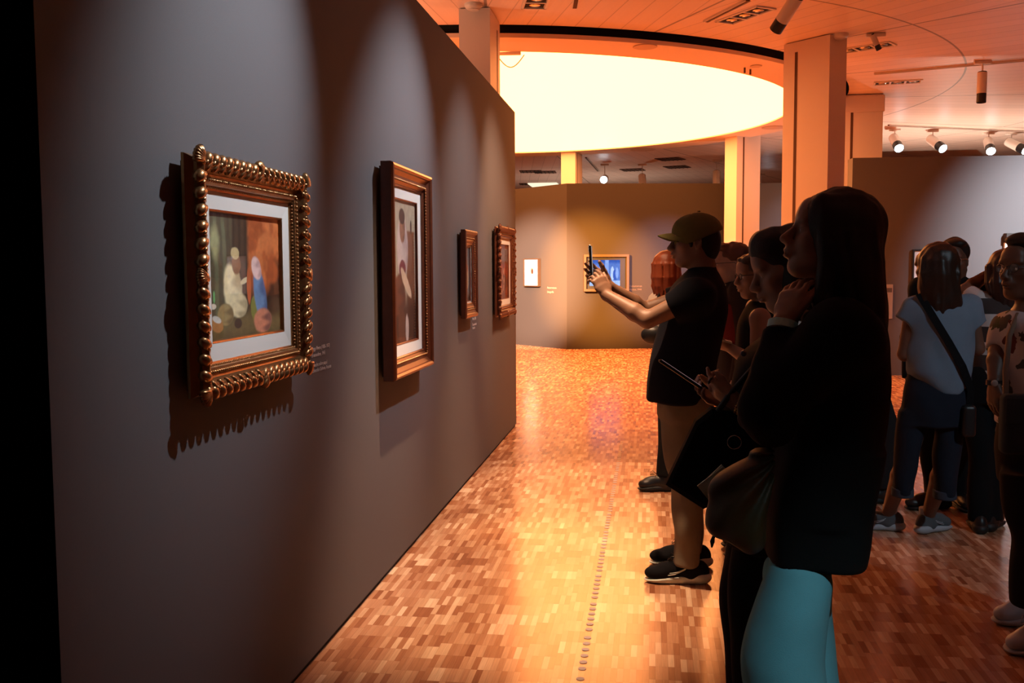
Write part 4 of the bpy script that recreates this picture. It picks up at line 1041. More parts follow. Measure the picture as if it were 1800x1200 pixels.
S.vloft([(z, x, Y1, a, b) for z, x, a, b in [(X1(1500, yy)[2], X1((xl+xr)/2, yy)[0], (X1(xr, yy)[0]-X1(xl, yy)[0])/2, bb) for yy, xl, xr, bb in
         ((378, 1432, 1524, .085), (410, 1440, 1543, .100), (450, 1448, 1552, .108), (500, 1452, 1553, .115), (530, 1462, 1558, .11), (556, 1478, 1559, .10), (596, 1500, 1556, .08), (640, 1520, 1556, .05), (665, 1536, 1554, .025))]], 0, .03)
for sg in (-1, 1): S.cone(T(.060, sg*.055, .080), T(.018, sg*.088, -.03), .020, .020, .03); S.cone(T(.018, sg*.088, -.03), T(-.005, sg*.105, -.17), .020, .028, .03)
S.ell(T(.098, 0, -.035), (.062, .066, .100), R, .010, 's')
rs = np.random.RandomState(9)
for i in range(30):
    f_ = rs.uniform(0, 1); s_ = -1 if rs.rand() < .75 else 1; q = []
    for yy, xl, xr, dy in ((372, 1448, 1520, .070), (410, 1436, 1540, .100), (460, 1442, 1550, .112), (520, 1456, 1556, .116), (565+rs.uniform(-6, 40), 1485, 1557, .100)):
        k_ = .10+.88*f_; xx = xl+(xr-xl)*k_+rs.uniform(-2, 2); q.append(X1(xx, yy, Y1+s_*dy*math.sqrt(max(.06, 1-(2*k_-1)**2))))
    S.chain(q, [.010, .013, .013, .011, .004], .006)
S.wrinkle(strands(.0016, 190)); S.mesh('hair', HAIRB, .005, e, off)
# jacket
S = SDF()
S.vloft(px_rows([(534, 1452, 1538, .09), (560, 1430, 1552, .16), (600, 1412, 1560, .205), (670, 1400, 1561, .215), (740, 1385, 1552, .21), (800, 1362, 1541, .20), (850, 1350, 1531, .185), (900, 1347, 1524, .18)], Y1, .2), PI, .03, cap=.004)
S.vloft(px_rows([(780, 1372, 1540, .185), (850, 1350, 1531, .18), (900, 1346, 1525, .175), (940, 1344, 1519, .175), (972, 1343, 1510, .175)], Y1, .2), PI, .02, cap=.003, p=4.)
for n_ in 'LR': S.cone(J['neck']+V(0, 0, -.06)+(J['sh'+n_]-J['neck'])*.35, J['sh'+n_], .062, .076, .04)
S.cone(J['shL'], J['elL'], .086, .072, .04); a = J['elL']; bq = J['wrL']+(J['elL']-J['wrL'])*.12; S.cone(a, a+(bq-a)*.5, .070, .052, .03); S.cone(a+(bq-a)*.5, bq, .052, .043, .02, flat=True)
S.cone(J['shR'], J['elR'], .080, .065, .04); S.cone(J['elR'], J['wrR'], .060, .045, .03, flat=True)
S.cone(X1(1322, 735, Y1-.12), X1(1352, 742, Y1-.15), .034, .06, .05)
S.wrinkle(folds(.0045, 15, 2.)); jk = S.mesh('jacket', cloth('black_jacket_cloth', (.0065, .0062, .0065), var=.15), .0065, e, off)
S = SDF(); S.cone(X1(1425, 562, Y1-.10), X1(1398, 700, Y1-.235), .018, .012, .02); S.cone(X1(1425, 562, Y1-.10), X1(1478, 535, Y1-.11), .018, .02, .02); S.mesh('lapel', BLK2, .006, jk, off)
# watch
wv = unit(J['wrL']-J['elL']); wc = J['wrL']-wv*.012; wu = unit(np.cross(wv, (0, 1, 0))); ww = np.cross(wv, wu)
TEAL = mat('mint_strap', (.55, .98, .98), .5)
b = MB(); pr = []
for t in np.linspace(0, 2*PI, 33)[:-1]:
    r_ = wu*math.cos(t)*.0335+ww*math.sin(t)*.0305; pr.append((wc+r_, unit(r_)))
vs = []
for c, rr in pr: vs += [c-wv*.010, c-wv*.010+rr*.0035, c+wv*.010+rr*.0035, c+wv*.010]
b.add(vs, [(i*4+k, i*4+(k+1) % 4, ((i+1) % 32)*4+(k+1) % 4, ((i+1) % 32)*4+k) for i in range(32) for k in range(4)], False)
wo = b.build('watch', TEAL, e, off)
b = MB(); b.box(wc-wu*.036, (.006, .017, .019), -wu, ww, wv, bev=.003); b.build('watch_case', MT['chrome'], wo, off)
b = MB()
for i in range(5): b.ell(wc+(-ww*math.cos(.35*(i-2))*.0335+wu*math.sin(.35*(i-2))*.036), (.002, .002, .002), nu=6, nv=4)
b.build('strap_holes', MT['black_metal'], wo, off)
# wide trousers
S = SDF(); TR = cloth('teal_trousers', (.14, .40, .47), .85, .05)
S.vloft([(1.02, J['pelvis'][0]-.01, Y1, .09, .13), (.86, X1(1425, 960)[0], Y1, .09, .135), (.76, X1(1408, 1010)[0], Y1, .080, .14)], PI, .02)
def leg1(rows, Yc, hw): S.vloft(px_rows(rows, Yc, hw), PI, .025)
leg1([(985, 1362, 1452, .07), (1010, 1350, 1466, .09), (1060, 1327, 1457, .11), (1110, 1305, 1449, .115), (1154, 1294, 1444, .12), (1200, 1298, 1448, .12), (1300, 1330, 1470, .12), (1400, 1350, 1480, .12), (1455, 1356, 1484, .12)], Y1-.10, .11)
leg1([(985, 1350, 1456, .07), (1010, 1340, 1470, .09), (1060, 1350, 1462, .10), (1120, 1360, 1468, .11), (1200, 1375, 1470, .115), (1300, 1420, 1520, .12), (1440, 1440, 1540, .12)], Y1+.10, .10)
S.wrinkle(lambda P: .010*np.sin((P[:, 0]*.85+P[:, 2]*.55)*26+2*np.sin(P[:, 2]*5))+.004*np.sin(P[:, 0]*31+P[:, 2]*4)); S.mesh('trousers', TR, .007, e, off)
for n_ in 'LR': shoe(J['an'+n_], J['ft'+n_], LEA, RUBK, e, off, .26)
# her olive hobo bag
BAGM = mat('olive_leather', (.050, .034, .010), .55, bump=.3, bscale=60, var=.15, vscale=9)
YB = Y1-.16
bo = X1(1300, 960, YB); e2 = empty('shoulder_bag', bo, 'olive brown slouchy bag hanging in front of the black jacket', 'bag')
S = SDF(); S.vloft(px_rows([(786, 1338, 1358, .025), (812, 1296, 1360, .045), (840, 1262, 1356, .060), (868, 1240, 1353, .068), (900, 1237, 1350, .070), (925, 1243, 1350, .066), (945, 1260, 1352, .055), (964, 1296, 1346, .035)], YB, .06), 0, .02, p=2.2)
S.wrinkle(lambda P: .008*np.sin(np.arctan2(P[:, 2]-X1(1356, 770)[2], P[:, 0]-X1(1368, 770)[0])*17+.8*np.sin(P[:, 2]*14)))
S.mesh('bag_body', BAGM, .006, e2, bo)
b = MB()
def ring(c, r, tilt, rr=.0022, n=24): b.path([c+V(r*math.cos(t), r*math.sin(t)*tilt, r*math.sin(t)) for t in np.linspace(0, 2*PI, n+1)[:-1]], rr, 7, closed=True)
ring(X1(1358, 775, YB-.02), .0135, .2); ring(X1(1371, 752, YB-.02), .0135, -.4); b.path([X1(1359, 765, YB-.02), X1(1366, 761, YB-.02)], .003, 6); b.build('metal_rings', MT['chrome'], e2, bo)
b = MB(); b.path([X1(1373, 745, YB-.01), X1(1400, 700, YB-.06), X1(1440, 620, YB-.04), X1(1478, 560, YB+.03)], .008, 8); b.build('strap', BLK2, e2, bo)
b = MB(); b.path([X1(1262, 934, YB-.01), X1(1254, 944, YB-.005), X1(1252, 952, YB), X1(1251, 962, YB)], [.004, .004, .006, .002], 6); b.build('zip_tag', BLK, e2, bo)
e3 = empty('folded_paper', X1(1255, 850, YB+.02), 'pale teal folded paper sticking out behind the olive bag', 'paper'); b = MB(); q = X1(1258, 850, YB+.075); b.box(q, (.040, .003, .024), (.78, 0, .62), (0, 1, 0), (-.62, 0, .78)); b.box(q+V(.006, .006, .006), (.036, .003, .024), (.70, 0, .71), (0, 1, 0), (-.71, 0, .70)); b.build('sheets', mat('mint_paper', (.60, .85, .82), .7), e3, X1(1255, 850, YB+.02))

# ---- woman looking down at her phone, black clothes
Y2 = 3.05
X2 = lambda x, y, Y=Y2: onY(x, y, Y)
J = std(X2(1365, 700)[0], Y2, 1.64, PI, .09, .03)
J['head'] = X2(1388, 474); J['hax'] = head_axes(PI, R_(-14)); J['neck'] = X2(1402, 556)
J['pelvis'] = V(X2(1340, 850)[0], Y2, .86)
J['shL'] = X2(1385, 602, Y2-.17); J['shR'] = X2(1392, 602, Y2+.16); J['elL'] = X2(1368, 742, Y2-.20); J['wrL'] = X2(1299, 713, Y2-.16)
J['hdL'] = dict(d=X2(1240, 672, Y2-.13)-X2(1302, 715, Y2-.16), n=V(-.35, .45, .75), curls_=((.15, .35, .2), (.35, .9, .7), (.5, 1.0, .8), (.2, .5, .4)), thumb=(.25, 1.0, .35))
J['elR'] = X2(1350, 730, Y2+.14); J['wrR'] = X2(1282, 708, Y2-.02); J['hdR'] = dict(d=V(-.9, -.25, .28), n=V(-.25, -.35, .75), curl=(.35, .7, .5), thumb=(.5, .8, .4))
for n_, s in (('L', -1), ('R', 1)): J['hip'+n_] = V(J['pelvis'][0], Y2+s*.08, .84)
J['knL'] = V(X2(1312, 1080)[0], Y2-.06, .47); J['anL'] = V(X2(1330, 1110)[0], Y2-.08, .08); J['knR'] = V(X2(1305, 1080)[0], Y2+.08, .47); J['anR'] = V(X2(1322, 1110)[0], Y2+.09, .08)
e, off = person(J, 'woman in black with tied-back hair looking down at her phone, behind the jacket woman')
T = make_body(J, SK, e, off, .0042, True, .98)
add_brows(T, 1, e, off, HAIRB2)
S = SDF(); R = mat3(*J['hax']); S.ell(T(-.030, 0, .048), (.106, .088, .092), R, .03); S.ell(T(.045, 0, .105), (.05, .06, .035), R, .03); S.ell(T(-.04, 0, -.03), (.075, .086, .07), R, .03); S.ell(T(-.125, 0, .08), (.045, .045, .045), R, .03)
S.ell(T(.045, 0, .075), (.060, .075, .045), R, .03); S.ell(T(.0, 0, -.045), (.055, .090, .065), R, .03)
S.ell(T(.105, 0, -.055), (.062, .085, .098), R, .02, 's'); S.wrinkle(strands(.002, 130, .3)); S.mesh('hair', HAIRB2, .005, e, off)
b = MB(); b.ell(T(-.010, .086, -.040), (.006, .006, .006)); b.ell(T(-.010, -.086, -.040), (.006, .006, .006)); b.build('earring', mat('pearl', (.8, .8, .85), .2), e, off)
S = SDF(); S.vloft(px_rows([(568, 1376, 1428, .07), (590, 1340, 1440, .14), (625, 1300, 1445, .19), (680, 1284, 1440, .20), (740, 1275, 1425, .19), (820, 1275, 1415, .19), (900, 1272, 1400, .20), (950, 1272, 1390, .20)], Y2, .18), PI, .03)
for n_ in 'LR': S.cone(J['neck']+V(0, 0, -.05)+(J['sh'+n_]-J['neck'])*.3, J['sh'+n_], .06, .068, .04)
for n_, f in (('L', .22), ('R', .2)):
    S.cone(J['sh'+n_], J['el'+n_], .07, .058, .03); S.cone(J['el'+n_], J['wr'+n_]+(J['el'+n_]-J['wr'+n_])*f, .056, .042, .02, flat=True)
S.wrinkle(folds(.004, 17, 1.)); o = S.mesh('coat', BLK, .007, e, off)
b = MB(); b.ell(X2(1307, 621, Y2-.165), (.009, .005, .009)); b.build('button', mat('blue_button', (.10, .11, .2), .25), o, off)
trousers(J, BLK, e, off, .009, (.09, .068, .06), .06)
for n_ in 'LR': shoe(J['an'+n_], J['ft'+n_], LEA, RUBK, e, off, .25)
# bracelet watch and ring
wv = unit(J['wrL']-J['elL']); wc = J['wrL']-wv*.006; wu = unit(np.cross(wv, (0, 1, 0))); ww = np.cross(wv, wu); b = MB()
for k in (-1, 0, 1):
    for t in np.linspace(0, 2*PI, 25)[:-1]: b.ell(wc+wv*k*.007+wu*math.cos(t)*.0300+ww*math.sin(t)*.0275, (.0042, .0042, .0042), nu=6, nv=5)
b.build('chain_bracelet', mat('gilt_bracelet', (.7, .55, .3), .25, metal=1), e, off)
d = unit(J['hdL']['d']); n_ = unit(J['hdL']['n']-d*np.dot(J['hdL']['n'], d)); t_ = np.cross(n_, d); p = J['wrL']+d*.108+t_*.027
b = MB(); b.path([p+t_*math.cos(q)*.0105+n_*math.sin(q)*.0105 for q in np.linspace(0, 2*PI, 17)[:-1]], .0036, 6, closed=True); b.build('finger_ring', MT['black_metal'], e, off)
# her phone
pc = X2(1195, 657, Y2-.10)
ph = empty('smartphone', pc, 'dark smartphone held low and tilted by the woman looking down', 'phone')
pd = unit(X2(1166, 640, Y2-.10)-X2(1226, 680, Y2-.10)); pn = unit(V(-.35, -.1, -.9)-pd*np.dot(V(-.35, -.1, -.9), pd)); ps = np.cross(pd, pn)
b = MB(); b.box(pc, (.075, .036, .0042), pd, ps, pn, bev=.0035); b.build('phone_body', mat('phone_black', (.01, .01, .012), .6, spec=.1), ph, pc)
b = MB(); b.box(pc-pn*.0046, (.070, .033, .0004), pd, ps, pn); b.build('phone_screen', emis('phone_glow', (.9, .55, .55), .35), ph, pc)
# her black tote
Yt = Y2-.14; tc = X2(1235, 800, Yt); e2 = empty('tote_bag', tc, 'large black tote bag hanging below the phone woman, tilted corner outwards', 'bag')
poly = [(1222, 738), (1250, 716), (1300, 722), (1330, 800), (1300, 860), (1236, 890), (1170, 848)]
S = SDF()
pp = [X2(x, y, Yt) for x, y in poly]; ctr = sum(pp)/len(pp)
b = MB(); n0 = len(pp)
rings_ = []
for s_, dy in ((.90, -.045), (1., -.030), (1., .030), (.90, .045)): rings_ += [ctr+(q-ctr)*s_+V(0, dy, 0) for q in pp]
b.add(rings_, [tuple(range(n0)), tuple(range(3*n0, 4*n0))[::-1]]+[(k*n0+i, (k+1)*n0+i, (k+1)*n0+(i+1) % n0, k*n0+(i+1) % n0) for k in range(3) for i in range(n0)])
b.build('bag_body', BLK, e2, tc)
b = MB(); b.path([X2(1262, 722, Yt-.03), X2(1285, 690, Yt-.04), X2(1330, 640, Yt-.05), X2(1385, 570, Yt+.0)], .009, 8); b.build('strap', LEA, e2, tc)
b = MB(); b.path([X2(1291, 777, Yt-.05)+V(.020*math.cos(t), 0, .020*math.sin(t)) for t in np.linspace(0, 2*PI, 25)[:-1]], .0016, 6, closed=True); b.build('metal_ring', MT['chrome'], e2, tc)

# ---- man in the olive cap photographing with both hands
Y3 = 4.74
X3 = lambda x, y, Y=Y3: onY(x, y, Y)
J = std(X3(1206, 700)[0], Y3, 1.76, PI, .12)
J['head'] = X3(1222, 425); J['hax'] = head_axes(PI, R_(0)); J['neck'] = X3(1235, 482)
J['pelvis'] = V(X3(1200, 690)[0], Y3, .93)
J['shL'] = X3(1222, 522, Y3-.19); J['shR'] = X3(1222, 520, Y3+.19)
J['elL'] = X3(1138, 562, Y3-.17); J['wrL'] = X3(1066, 518, Y3-.07); J['hdL'] = dict(d=X3(1043, 480, Y3-.04)-X3(1064, 520, Y3-.06), n=V(-.6, .75, .1), curls_=((.25, .5, .3), (.45, .6, .4), (.6, .8, .5), (.7, .8, .5)), thumb=(.5, .9, .35))
J['elR'] = X3(1132, 545, Y3+.20); J['wrR'] = X3(1068, 502, Y3+.07); J['hdR'] = dict(d=X3(1034, 476, Y3+.05)-X3(1066, 502, Y3+.07), n=V(-.2, -.85, .35), curls_=((.1, .25, .3), (.15, .3, .3), (.25, .4, .3), (.4, .5, .3)), thumb=(.5, .9, .3))
for n_, s in (('L', -1), ('R', 1)): J['hip'+n_] = V(J['pelvis'][0]+.01, Y3+s*.09, .90)
J['anL'] = V(onZ(1207, 1028, 0)[0]+.02, 4.66, .09); J['anR'] = V(onZ(1212, 998, 0)[0]+.02, 4.93, .09)
J['knL'] = V(X3(1208, 850, 4.66)[0], 4.66, .50); J['knR'] = V(X3(1205, 850, 4.9)[0], 4.88, .50); J['ftL'] = PI+.02; J['ftR'] = PI-.05
e, off = person(J, 'man in an olive cap, black shirt and khaki trousers raising a phone with both hands')
T = make_body(J, SK2, e, off, .0045, False, 1.0, 1.05)
glasses(T, 1, MT['black_metal'], e, off); add_brows(T, 1, e, off, HAIRB)
S = SDF(); R = mat3(*J['hax']); S.ell(T(-.036, 0, .010), (.088, .081, .086), R, .02); S.ell(T(-.060, 0, -.045), (.048, .062, .055), R, .03); S.ell(T(.055, 0, 0), (.085, .2, .2), R, .01, 's')
for sg in (-1, 1): S.ell(T(.022, sg*.066, .000), (.012, .010, .030), R, .01); S.mesh('hair', HAIRB, .005, e, off)
S = SDF(); CAPM = mat('olive_cotton', (.15, .125, .030), .9, bump=.4, bscale=300, var=.12, vscale=20)
S.ell(T(-.010, 0, .050), (.120, .092, .090), R, .02); S.ell(T(-.008, 0, .025), (.114, .089, .085), R, .02); S.plane(T(-.02, 0, .012), -J['hax'][2]-J['hax'][0]*.42, .004)
S.plane(T(.05, 0, .034), -J['hax'][2]+J['hax'][0]*.0, .004) if False else None
S.wrinkle(folds(.0018, 30, 1.)); cp = S.mesh('cap', CAPM, .0045, e, off)
b = MB(); nu_, nv_ = 9, 17; vs = []
for lay in (0, 1):
    for i in range(nu_):
        for j in range(nv_):
            v_ = -1+2*j/(nv_-1); u_ = i/(nu_-1); w0 = math.sqrt(max(0, 1-(v_*.97)**2))
            vs.append(T(.040+.050*w0+u_*.088*w0**.8, v_*(.078-.006*u_), .044-.030*v_*v_-.010*u_*u_-(.006 if lay else 0)))
q_ = nu_*nv_; fs = []
for lay in (0, 1):
    for i in range(nu_-1):
        for j in range(nv_-1):
            f_ = (lay*q_+i*nv_+j, lay*q_+(i+1)*nv_+j, lay*q_+(i+1)*nv_+j+1, lay*q_+i*nv_+j+1); fs.append(f_[::-1] if not lay else f_)
for j in range(nv_-1): k_ = (nu_-1)*nv_; fs.append((k_+j, k_+j+1, q_+k_+j+1, q_+k_+j))
b.add(vs, fs, True); b.build('cap_brim', CAPM, cp, off)
b = MB(); b.ell(T(-.016, 0, .145), (.008, .008, .004)); b.build('cap_button', CAPM, cp, off)
S = SDF(); S.vloft(px_rows([(468, 1214, 1258, .065), (480, 1200, 1266, .11), (504, 1180, 1276, .19), (545, 1166, 1280, .21), (590, 1152, 1272, .205), (630, 1143, 1262, .20), (670, 1137, 1256, .20), (704, 1136, 1252, .205)], Y3, .2), PI, .03)
for n_ in 'LR':
    S.cone(J['neck']+V(0, 0, -.05)+(J['sh'+n_]-J['neck'])*.3, J['sh'+n_], .065, .085, .04); c = J['sh'+n_]+(J['el'+n_]-J['sh'+n_])*.50; S.cone(J['sh'+n_], c, .088, .074, .03, flat=True)
S.wrinkle(folds(.004, 16, 3.)); o = S.mesh('polo_shirt', cloth('navy_black_shirt', (.0035, .0035, .009)), .007, e, off)
S = SDF(); S.cone(J['neck']+V(0, 0, .005), J['neck']+V(-.02, 0, -.045), .070, .078, .01); S.plane(J['neck']+V(0, 0, .022), V(-.3, 0, 1)); S.mesh('collar', BLK2, .006, o, off)
S = SDF(); TK = cloth('khaki_cloth', (.20, .165, .115), .9, .1)
S.vloft([(1.02, J['pelvis'][0]+.01, Y3, .115, .16), (.90, J['pelvis'][0]+.012, Y3, .135, .18), (.80, J['pelvis'][0]+.015, Y3, .13, .17)], PI, .03)
S.vloft(px_rows([(705, 1156, 1246), (760, 1160, 1246), (820, 1170, 1243), (870, 1182, 1238), (930, 1184, 1233), (975, 1183, 1230), (992, 1184, 1229)], 4.66, .09), PI, .03)
S.vloft(px_rows([(700, 1158, 1242), (800, 1170, 1240), (870, 1184, 1238), (930, 1188, 1236), (970, 1192, 1235)], 4.92, .085), PI, .03)
S.wrinkle(folds(.009, 17, 1.)); S.mesh('trousers', TK, .007, e, off)
GREY = mat('grey_trim', (.60, .66, .62), .5)
for n_ in 'LR': shoe(J['an'+n_], J['ft'+n_], cloth('black_mesh', (.006, .006, .009)), RUB, e, off, .30, lace=MT['black_metal'], stripe=GREY, h=.0045)
pc = X3(1039, 461, Y3); ph = empty('smartphone', pc, 'upright smartphone seen edge-on in the raised hands of the cap man', 'phone')
b = MB(); b.box(pc, (.0055, .037, .085), V(1, 0, .05), V(0, 1, 0), V(-.05, 0, 1), bev=.003); b.build('phone_body', mat('phone_dark', (.01, .01, .012), .25), ph, pc)
b = MB(); b.box(pc+V(.0058, 0, 0), (.0003, .034, .078), V(1, 0, .05), V(0, 1, 0), V(-.05, 0, 1)); b.build('phone_screen', emis('phone_view', (.5, .45, .4), .5), ph, pc)
b = MB(); b.box(pc+V(-.0085, -.018, .065), (.003, .015, .016), bev=.002); b.build('camera_bump', MT['chrome'], ph, pc)

# ---- woman with curly hair and glasses, sleeveless black top, booklet in hand
Y4 = 5.2; X4 = lambda x, y, Y=Y4: onY(x, y, Y)
J = std(X4(1330, 700)[0], Y4, 1.60, PI, .08)
J['head'] = X4(1330, 485); J['hax'] = head_axes(PI+.25, R_(-4)); J['neck'] = X4(1342, 536)
J['shL'] = X4(1336, 560, Y4-.16); J['elL'] = X4(1330, 640, Y4-.18); J['wrL'] = X4(1284, 612, Y4-.10); J['hdL'] = dict(d=V(-.9, .1, .25), n=V(0, .4, .8), curl=(.4, .7, .4))
e, off = person(J, 'woman with short curly hair, dark glasses and sleeveless black top, holding a booklet')
T = make_body(J, SK, e, off, .006, True, .95)
glasses(T, .95, MT['black_metal'], e, off)
S = SDF(); R = mat3(*J['hax']); S.ell(T(-.035, 0, .050), (.108, .098, .088), R, .02); S.ell(T(.05, 0, .09), (.04, .07, .03), R, .02); S.ell(T(-.05, 0, -.02), (.07, .09, .07), R, .02); S.ell(T(.088, 0, -.045), (.07, .08, .10), R, .01, 's')
S.wrinkle(curls(.0055, 95)); S.mesh('curly_hair', mat('auburn_hair', (.030, .012, .006), .5, bump=.5, bscale=200), .0055, e, off)
S = SDF(); torso_top(J, S, .72, (.175, .13), sh=.055); S.plane(J['neck']+V(-.045, 0, -.02), V(-.8, 0, .5)) if False else None; S.wrinkle(folds(.003, 15)); S.mesh('sleeveless_top', BLK, .008, e, off)
trousers(J, BLK2, e, off, .010)
for n_ in 'LR': shoe(J['an'+n_], J['ft'+n_], LEA, RUBK, e, off, .25)
c = X4(1276, 600, Y4-.10); e2 = empty('booklet', c, 'small cream booklet held by the curly-haired woman with glasses', 'booklet')
b = MB(); b.box(c, (.030, .045, .003), V(.95, 0, -.22), V(0, 1, 0), V(.22, 0, .95)); b.build('cover', mat('cream_paper', (.72, .60, .42), .7), e2, c)
b = MB(); b.box(c+V(.001, 0, .005), (.028, .043, .002), V(.95, 0, -.22), V(0, 1, 0), V(.22, 0, .95)); b.build('pages', mat('paper', (.7, .66, .58), .7), e2, c)

# ---- young man with glasses and rumpled reddish hair
Y5 = 6.25; X5 = lambda x, y, Y=Y5: onY(x, y, Y)
J = std(X5(1296, 700)[0], Y5, 1.70, PI, .10)
J['head'] = X5(1284, 464); J['hax'] = head_axes(PI+.1, R_(-3)); J['neck'] = X5(1296, 506)
e, off = person(J, 'young man with rumpled reddish hair, thin glasses and a cream hood')
T = make_body(J, SK, e, off, .0065, False, .98); glasses(T, .98, MT['black_metal'], e, off)
S = SDF(); R = mat3(*J['hax']); S.ell(T(-.030, 0, .058), (.104, .088, .082), R, .02); S.ell(T(.05, 0, .112), (.045, .055, .028), R, .02); S.ell(T(-.055, 0, 0), (.06, .084, .06), R, .02); S.ell(T(.100, 0, -.055), (.066, .09, .10), R, .01, 's')
S.wrinkle(curls(.0030, 110)); S.mesh('hair', mat('reddish_hair', (.085, .024, .010), .5, bump=.5, bscale=180), .0065, e, off)
S = SDF(); torso_top(J, S, .80, (.20, .14), sh=.08)
for n_ in 'LR': S.cone(J['sh'+n_], J['el'+n_], .07, .06, .03); S.cone(J['el'+n_], J['wr'+n_], .058, .045, .03, flat=True)
S.wrinkle(folds(.004, 15)); o = S.mesh('dark_jacket', cloth('dark_brown_cloth', (.022, .010, .008)), .009, e, off)
S = SDF(); S.ell(J['neck']+V(-.035, -.02, -.008), (.062, .085, .042), None, .02); S.ell(J['neck']+V(.03, 0, -.02), (.06, .09, .04), None, .02); S.cone(J['neck']+V(-.06, -.06, -.02), J['neck']+V(-.09, -.07, -.16), .025, .02, .02); S.wrinkle(folds(.003, 40)); S.mesh('hood', cloth('cream_hood', (.50, .38, .22)), .006, o, off)
S = SDF(); S.vloft([(1.05, J['pelvis'][0], Y5, .15, .215), (1.22, J['pelvis'][0]-.01, Y5, .152, .217), (1.30, J['pelvis'][0]-.01, Y5, .148, .212)], PI); S.mesh('red_panel', cloth('dark_red_cloth', (.12, .010, .008)), .010, o, off)
trousers(J, BLK2, e, off, .010)
for n_ in 'LR': shoe(J['an'+n_], J['ft'+n_], LEA, RUBK, e, off, .28)

# ---- person behind the cap man: long coppery hair, pale top
Y6 = 6.9; X6 = lambda x, y, Y=Y6: onY(x, y, Y)
J = std(X6(1178, 700)[0], Y6, 1.62, R_(75), .10)
J['head'] = X6(1170, 472); J['hax'] = head_axes(R_(100), 0); J['neck'] = X6(1172, 512)
a6 = onZ(1160, 862, 0); J['anL'] = V(a6[0]+.03, a6[1], .08); J['anR'] = V(a6[0]+.28, a6[1]+.1, .08); J['knL'] = V(a6[0]+.05, a6[1]+.05, .46); J['knR'] = V(a6[0]+.26, a6[1]+.15, .46); J['ftL'] = R_(185); J['ftR'] = R_(150)
J['pelvis'] = V(a6[0]+.14, Y6-.1, .86); J['hipL'] = V(a6[0]+.07, Y6-.1, .84); J['hipR'] = V(a6[0]+.22, Y6-.1, .84)
J['shL'] = X6(1165, 540); J['shR'] = X6(1215, 535)
for n_ in 'LR': J['el'+n_] = X6(1195, 620, Y6+.1); J['wr'+n_] = X6(1215, 600, Y6+.3); J['hd'+n_] = dict(d=V(0, .6, .6), n=V(1, 0, 0))
e, off = person(J, 'person with long coppery hair and pale top, mostly hidden behind the cap man')
T = make_body(J, SK, e, off, .007, True, .96)
S = SDF(); R = mat3(*J['hax']); S.ell(T(-.02, 0, .04), (.105, .092, .09), R, .02); S.vloft([(J['head'][2]+.03, *J['head'][:2], .085, .085), (J['head'][2]-.08, *J['head'][:2], .085, .085), (J['head'][2]-.15, *(J['head'][:2]-V(0, .02)), .06, .08)], 0, .03); locks(S, J['head'], J['hax'][0], 40, .092, .20, 3); S.ell(T(.1, 0, -.03), (.07, .07, .09), R, .01, 's')
S.wrinkle(strands(.002, 140)); S.mesh('hair', mat('copper_hair', (.30, .060, .016), .5, bump=.5, bscale=150), .007, e, off)
S = SDF(); torso_top(J, S, .84, (.175, .125), sh=.065)
for n_ in 'LR': S.cone(J['sh'+n_], J['el'+n_], .06, .05, .03, flat=True)
S.wrinkle(folds(.003, 15)); S.mesh('pale_top', cloth('pale_pink_cloth', (.46, .36, .30)), .009, e, off); trousers(J, BLK, e, off, .010, (.09, .065, .055), .10)
TAN = mat('tan_leather', (.22, .12, .05), .35)
for n_ in 'LR': shoe(J['an'+n_], J['ft'+n_], LEA, RUBK, e, off, .24, lace=TAN)
c = X6(1143, 588, Y6-.12); e2 = empty('shoulder_bag', c, 'small rounded black bag beside the waist of the person behind the cap man', 'bag')
S = SDF(); S.ell(c+V(.02, 0, 0), (.085, .06, .066), None, .01); S.mesh('bag_body', LEA, .007, e2, c); b = MB(); b.path([c+V(-.01, 0, .06), c+V(.03, .02, .2), c+V(.10, .05, .38)], .008, 6); b.build('strap', LEA, e2, c)

# ---- person hidden behind the black jacket: grey trousers and dark shoe
a7 = onZ(1558, 884, 0); J = std(a7[0]+.02, a7[1], 1.66, R_(195), .08); J['ftL'] = R_(185); J['ftR'] = R_(200)
J['anL'] = V(a7[0]-.02, a7[1], .08); J['knL'] = V(a7[0]-.00, a7[1], .47); J['anR'] = V(a7[0]-.25, a7[1]+.18, .08); J['knR'] = V(a7[0]-.2, a7[1]+.15, .47); J['pelvis'] = V(a7[0]-.16, a7[1]+.06, .88); J['hipL'] = V(a7[0]-.11, a7[1], .85); J['hipR'] = V(a7[0]-.16, a7[1]+.12, .85)
J['neck'] = V(a7[0]-.27, a7[1]+.06, 1.36); J['head'] = V(a7[0]-.28, a7[1]+.06, 1.51)
for n_, s in (('L', 1), ('R', -1)):
    for k_, z in (('sh', 1.34), ('el', 1.04), ('wr', .80)): J[k_+n_] = V(a7[0]-.26, a7[1]+.06, z)-J['L']*s*-.12
    J['hd'+n_] = dict(d=(0, 0, -1), n=-J['L']*s, curl=(.35, .45, .3))
e, off = person(J, 'person hidden behind the black jacket, only grey trouser leg and dark shoe showing')
T = make_body(J, SK2, e, off, .008, True, .95)
S = SDF(); R = mat3(*J['hax']); S.ell(T(-.03, 0, .05), (.102, .086, .086), R, .02); S.ell(T(.09, 0, -.05), (.07, .09, .11), R, .01, 's'); S.mesh('hair', HAIRB, .008, e, off)
S = SDF(); torso_top(J, S, .80, (.165, .12), sh=.065)
for n_ in 'LR': S.cone(J['sh'+n_], J['el'+n_], .055, .048, .03, flat=True)
S.mesh('dark_shirt', BLK2, .009, e, off); trousers(J, cloth('charcoal_cloth', (.020, .018, .019)), e, off, .009, (.10, .078, .066), .10)
for n_ in 'LR': shoe(J['an'+n_], J['ft'+n_], LEA, RUBK, e, off, .24)

